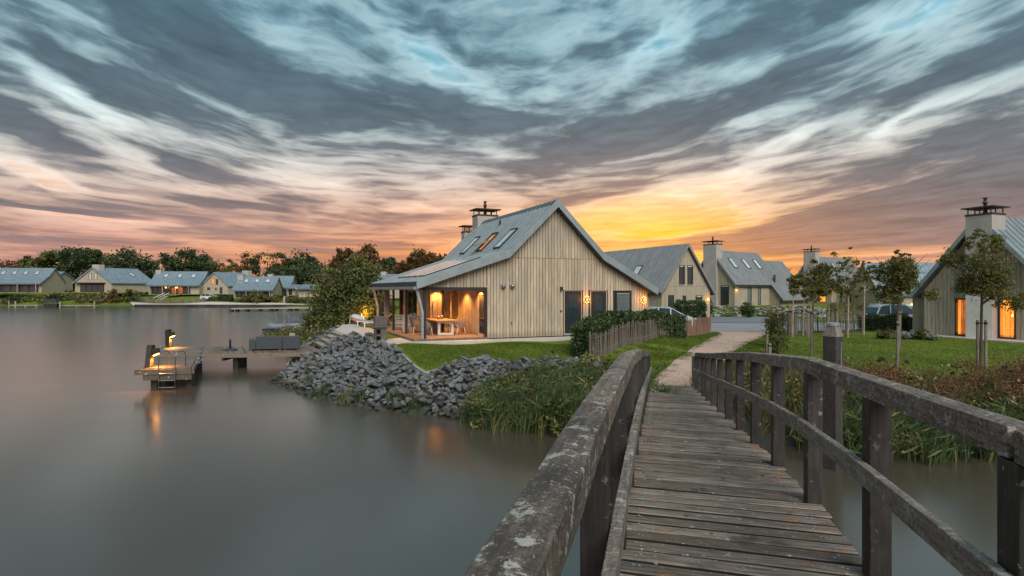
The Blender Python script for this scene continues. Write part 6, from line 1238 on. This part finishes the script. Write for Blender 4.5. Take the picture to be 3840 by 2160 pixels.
# planting round the right house
for (px, Y, w, h, m, lab) in ((3318, 31.5, 1.1, .55, 'weed', 'low grassy clump at the left end of the flower bed'), (3385, 31.2, 1.2, .48, 'lavender', 'silver lavender mound in the middle of the flower bed'), (3425, 31.0, .9, .45, 'lavender', 'smaller silver lavender mound left of the round grass'), (3456, 30.6, .7, .68, 'leaf_olive', 'round upright ornamental grass near the house corner'), (3492, 30.4, .9, .35, 'lavender', 'flat silver lavender patch at the end of the paving')): bush(lab, at(px, Y), Y, w, h, m, 1500, .05, 'plant', 'plants in the flower bed', name='garden_plant')
# slope planting beyond the road
mz = [(at(2655, 57), 58), (at(2790, 57), 56.8), (at(2960, 57), 56), (at(3110, 58), 56), (at(3110, 66), 68), (at(2960, 66), 65), (at(2790, 62), 63.6), (at(2700, 64), 65), (at(2630, 64), 66)]
v, f = leaf_cloud([(x, y, z + .12, .35, .3, .22) for x, y, z in scatter(mz, 150)], 5200, .07, .5, 330); o = np_mesh('slope_planting', v, f, 4, 'weed', kind='stuff'); o['label'] = 'rows of small tufts on the planted slope'
v, f = leaf_cloud([(x, y, z + .1, .3, .25, .18) for x, y, z in scatter(mz, 90)], 2600, .06, .5, 200); np_mesh('slope_heather', v, f, 4, 'weed_red', kind='stuff')
sl_ = thing('slope_stones', 'slope of pale stones between the planted tufts beyond the road', 'rockery', (at(2900, 58), 58, 1.3)); rr = rocks(mz, 290, .20, .34, .1)
pm = [r.copy() for r in ROCKS[:5]]
for q in pm: q.materials[0] = M['pale_stone']
for (x, y, z, s) in rr: o = bpy.data.objects.new('stone', pm[RNG.integers(0, 5)]); C.objects.link(o); o.parent = sl_; o.location = Vector((x, y, z)) - ORG[sl_.name]; o.rotation_euler = rot_rand(); o.scale = (s * 1.3, s, s * .7)
mz2 = [(at(3060, 58), 56), (at(3420, 58), 55), (at(3420, 75), 70), (at(3080, 78), 76)]
grow('mound_grass', mz2, 6000, .85, .06, 'weed', (.25, 0), .35, 3, 'long dune grass on the mound in front of the half hidden house', 300)
# far shore
fz = lambda px, y0, px1, y1: [(at(px, y0), y0), (at(px1, y0), y0), (at(px1, y1), y1), (at(px, y1), y1)]
v, f = leaf_cloud([(x, y, z + .35, 1.6, 1.2, .6) for x, y, z in scatter(fz(-60, 122.5, 470, 131), 190)], 13000, .26, .5, 600); o = np_mesh('bank_shrubs', v, f, 4, 'weed', kind='stuff'); o['label'] = 'wild shrubs covering the far bank on the left'
v, f = leaf_cloud([(x, y, z + .3, 1.0, .8, .4) for x, y, z in scatter(fz(-60, 123, 440, 131), 60)], 3000, .2, .5, 200); np_mesh('bank_heather', v, f, 4, 'weed_red', kind='stuff')
for (px, w, h, m, lab) in ((425, 2.6, 3.0, 'leaf_backlit_rust', 'dark rounded shrub at the far waterline left of the promenade'), (490, 3.8, 3.2, 'leaf_olive', 'broad green shrub where the far promenade begins'), (962, 4.6, 2.9, 'leaf_mid', 'large green bush before the three skylight house'), (925, 2.6, 1.9, 'leaf_olive', 'smaller yellowish bush beside the left white post'), (1035, 3.4, 1.9, 'leaf_olive', 'low bush between the two white posts across the lake'), (1095, 3.2, 1.8, 'leaf_mid', 'low bush above the clipped hedge across the lake'), (55, 3.0, 2.0, 'leaf_dark', 'dark shrub at the far waterline near the left picture edge'), (215, 3.0, 1.6, 'leaf_dark', 'low dark shrub beside the left far jetty')): bush(lab, at(px, 123.4), 123.4, w, h, m, 1700, .17)
ribbon('promenade', [(at(500, 121.9), 121.9), (at(1180, 119.6), 119.9)], [(at(470, 124.2), 124.2), (at(1180, 122.3), 122.3)], 'paving', .07, 60)
qw = thing('quay_wall', 'low dark timber quay wall along the far promenade', 'quay wall', (at(800, 121), 121, 0))
for i in range(40): x0 = at(505, 121.7) + i * 1.0; MB().box(x0, x0 + .96, 121.5 - i * .04, 121.66 - i * .04, -.4, .60).build('plank', 'post_dark', qw)
for px, s in ((955, 'left'), (1067, 'right')):
    x = at(px, 123.5); z = gz1(x, 123.5); t = thing('white_post', f'{s} one of the two thick pale posts on the lawn across the lake', 'post', (x, 123.5, z), 'pale posts across the lake'); MB().box(x - .17, x + .17, 123.33, 123.67, z - .1, z + 1.3).build('shaft', 'render', t); MB().hexa([(x - .17, 123.33, z + 1.3), (x + .17, 123.33, z + 1.3), (x + .17, 123.67, z + 1.3), (x - .17, 123.67, z + 1.3), (x - .08, 123.4, z + 1.5), (x + .08, 123.4, z + 1.5), (x + .08, 123.6, z + 1.5), (x - .08, 123.6, z + 1.5)]).build('cap', 'galv', t)
def lake_jetty(label, px0, px1, Y, zt, posts):
    t = thing('lakeside_jetty', label, 'jetty', (at(px0, Y), Y, zt)); n = 12; x0, x1 = at(px0, Y), at(px1, Y)
    for i in range(n): MB().box(x0 + (x1 - x0) * i / n, x0 + (x1 - x0) * (i + 1) / n - .04, Y - .8, Y + .8, zt - .15, zt).build('deck_section', 'larch_grey', t)
    for px, h in posts: MB().box(at(px, Y) - .1, at(px, Y) + .1, Y - 1.0, Y - .805, -.5, zt + h).build('pile', 'larch_grey', t)
lake_jetty('low wooden jetty on the far bank near the left picture edge', 46, 158, 119.2, .55, ((48, .9), (72, .9), (110, -.1), (150, .3))); lake_jetty('low wooden jetty on the far bank below the black glass gable house', 236, 372, 119.4, .50, ((238, .8), (300, -.1), (366, .9)))
sb = thing('moored_sloop', 'small dark boat with a canopy moored at the far left jetty', 'boat', (at(197, 121), 121, .2)); X0 = at(172, 120.5)
MB().hexa([(X0 + .3, 119.8, -.1), (X0 + 2.9, 119.8, -.1), (X0 + 2.9, 121, -.1), (X0 + .3, 121, -.1), (X0, 119.6, .75), (X0 + 3.3, 119.6, .75), (X0 + 3.1, 121.2, .75), (X0, 121.2, .75)]).build('hull', 'post_dark', sb, bevel=.05); MB().hexa([(X0 + .3, 119.7, 1.1), (X0 + 2.9, 119.7, 1.1), (X0 + 2.9, 121.1, 1.1), (X0 + .3, 121.1, 1.1), (X0 + .4, 119.8, 1.75), (X0 + 2.6, 119.8, 1.75), (X0 + 2.6, 121, 1.75), (X0 + .4, 121, 1.75)]).build('canopy', 'parasol', sb, bevel=.05)
for dx in (.4, 2.7): MB().box(X0 + dx, X0 + dx + .06, 119.72, 119.78, .75, 1.1).build('canopy_pole', 'galv', sb)
picket_fence('grey picket fence along the far bank below the two lamp house', [(at(505, 126.5), 126.5), (at(775, 125.5), 125.5)], 1.05, .16, .13, 'picket', wire=False, posts=0)
gs = thing('far_steps', 'small bank steps with pale handrails below the two lamp house', 'steps', (at(600, 128), 128, 1.6))
for i in range(5): MB().box(at(594, 128) + i * .28, at(594, 128) + i * .28 + .9, 127 + i * .3, 127.3 + i * .3, 1.3 + i * .22, 1.45 + i * .22).build('step', 'paving', gs)
for dx in (-.1, 1.0): MB().tube([(at(594, 128) + dx - .4, 126.8, 1.9), (at(594, 128) + dx + 1.2, 128.6, 3.2)], .06, 6).build('handrail', 'white', gs)

# ragged path edges and fallen leaves
PE = [(4.0, 17.5), (4.65, 18.6), (5.65, 20.5), (7.5, 24.1), (9.4, 27.6), (11.9, 32.3), (14.2, 36.4), (14.45, 36.4), (12.25, 32.3), (9.75, 27.6), (7.85, 24.1), (6.0, 20.5), (5.0, 18.6), (4.4, 17.5)]
grow('path_edge_grass', PE, 3600, .10, .022, 'blade', (0, 0), .7, 2, 'tufts creeping over the left edge of the sandy path', 420)
PE2 = [(5.65, 17.5), (6.3, 18.6), (7.65, 20.5), (9.55, 24.2), (11.35, 27.2), (13.4, 30.3), (16.1, 34.3), (16.4, 34.3), (13.8, 30.3), (11.75, 27.2), (9.95, 24.2), (8.1, 20.5), (6.7, 18.6), (6.05, 17.5)]
grow('path_edge_grass', PE2, 3200, .10, .022, 'blade', (0, 0), .7, 2, 'tufts creeping over the right edge of the sandy path', 380)
def litter(name, zone, n, size, m, lift):
    P = scatter(zone, n); n = len(P); P[:, 2] += lift; a = RNG.uniform(0, 6.28, n); A = np.stack([np.cos(a), np.sin(a), RNG.normal(0, .2, n)], 1); Bv = np.stack([-np.sin(a), np.cos(a), RNG.normal(0, .2, n)], 1); s = (size * RNG.uniform(.5, 1.4, n))[:, None]
    v, f = quads(P, A * s, Bv * s * .6); return np_mesh(name, v, f, 4, m, kind='stuff')
PATHZ = [(4.2, 17.3), (5.75, 20.5), (7.6, 24.1), (9.5, 27.6), (12.0, 32.3), (14.5, 37), (18, 37), (13.6, 30.3), (9.8, 24.2), (7.9, 20.5), (5.9, 17.3)]
litter('fallen_leaves', PATHZ, 260, .035, 'weed', .05); litter('path_pebbles', PATHZ, 900, .022, 'gravel', .045)
litter('lawn_leaves', LAWN2, 500, .04, 'weed', .08); litter('lawn_leaves', LAWN1, 160, .035, 'weed', .08)
P = []
for s_ in np.linspace(-1, 18, 70): x = RNG.uniform(-.66, .66); P.append((.5 + x * .9654 + s_ * .2607, s_ * .9654 - x * .2607, zd(s_) + .006))
P = np.array(P); a = RNG.uniform(0, 6.28, 70); v, f = quads(P, np.stack([np.cos(a), np.sin(a), a * 0], 1) * .022, np.stack([-np.sin(a), np.cos(a), a * 0 + .2], 1) * .012); np_mesh('deck_leaves', v, f, 4, 'weed', kind='stuff')
# gutter and downpipe of the main house
gtq = MB(fn_main).box(9.62, 9.74, -.30, LEN + .3, 3.78, 3.90).build('gutter', 'zinc_seam', MH); MB().tube([fn_main(9.40, .45, 3.8), fn_main(9.40, .45, 1.5)], .045, 8).build('downpipe', 'zinc_seam', MH)
MB(fn_main).box(-3.74, -3.63, -.34, LEN + .3, 4.08, 4.22).build('gutter', 'zinc', MH)

# painted glow bands, mullions and an added lamp shape on the right house's panes
for (u0, u1, wn, m) in ((3.84, 3.93, wb, 'lit_win_dim'), (4.00, 4.03, wb, 'lit_win_dim'), (4.24, 4.27, wb, 'black'), (2.06, 2.09, wa, 'black'), (2.2, 2.33, wa, 'lit_win_dim')): MB(fn6).box(u0, u1, -.021, -.013, 1.41, 3.42).build('glow_band' if m != 'black' else 'mullion', m, wn)
MB(fn6).prism([(4.29, 2.55), (4.39, 2.55), (4.37, 2.75), (4.31, 2.75)], 'y', -.020, -.0135).build('added_lamp_shape', 'lamp_soft', wb); MB(fn6).box(4.335, 4.345, -.020, -.0135, 1.5, 2.545).build('added_lamp_stem', 'black', wb)
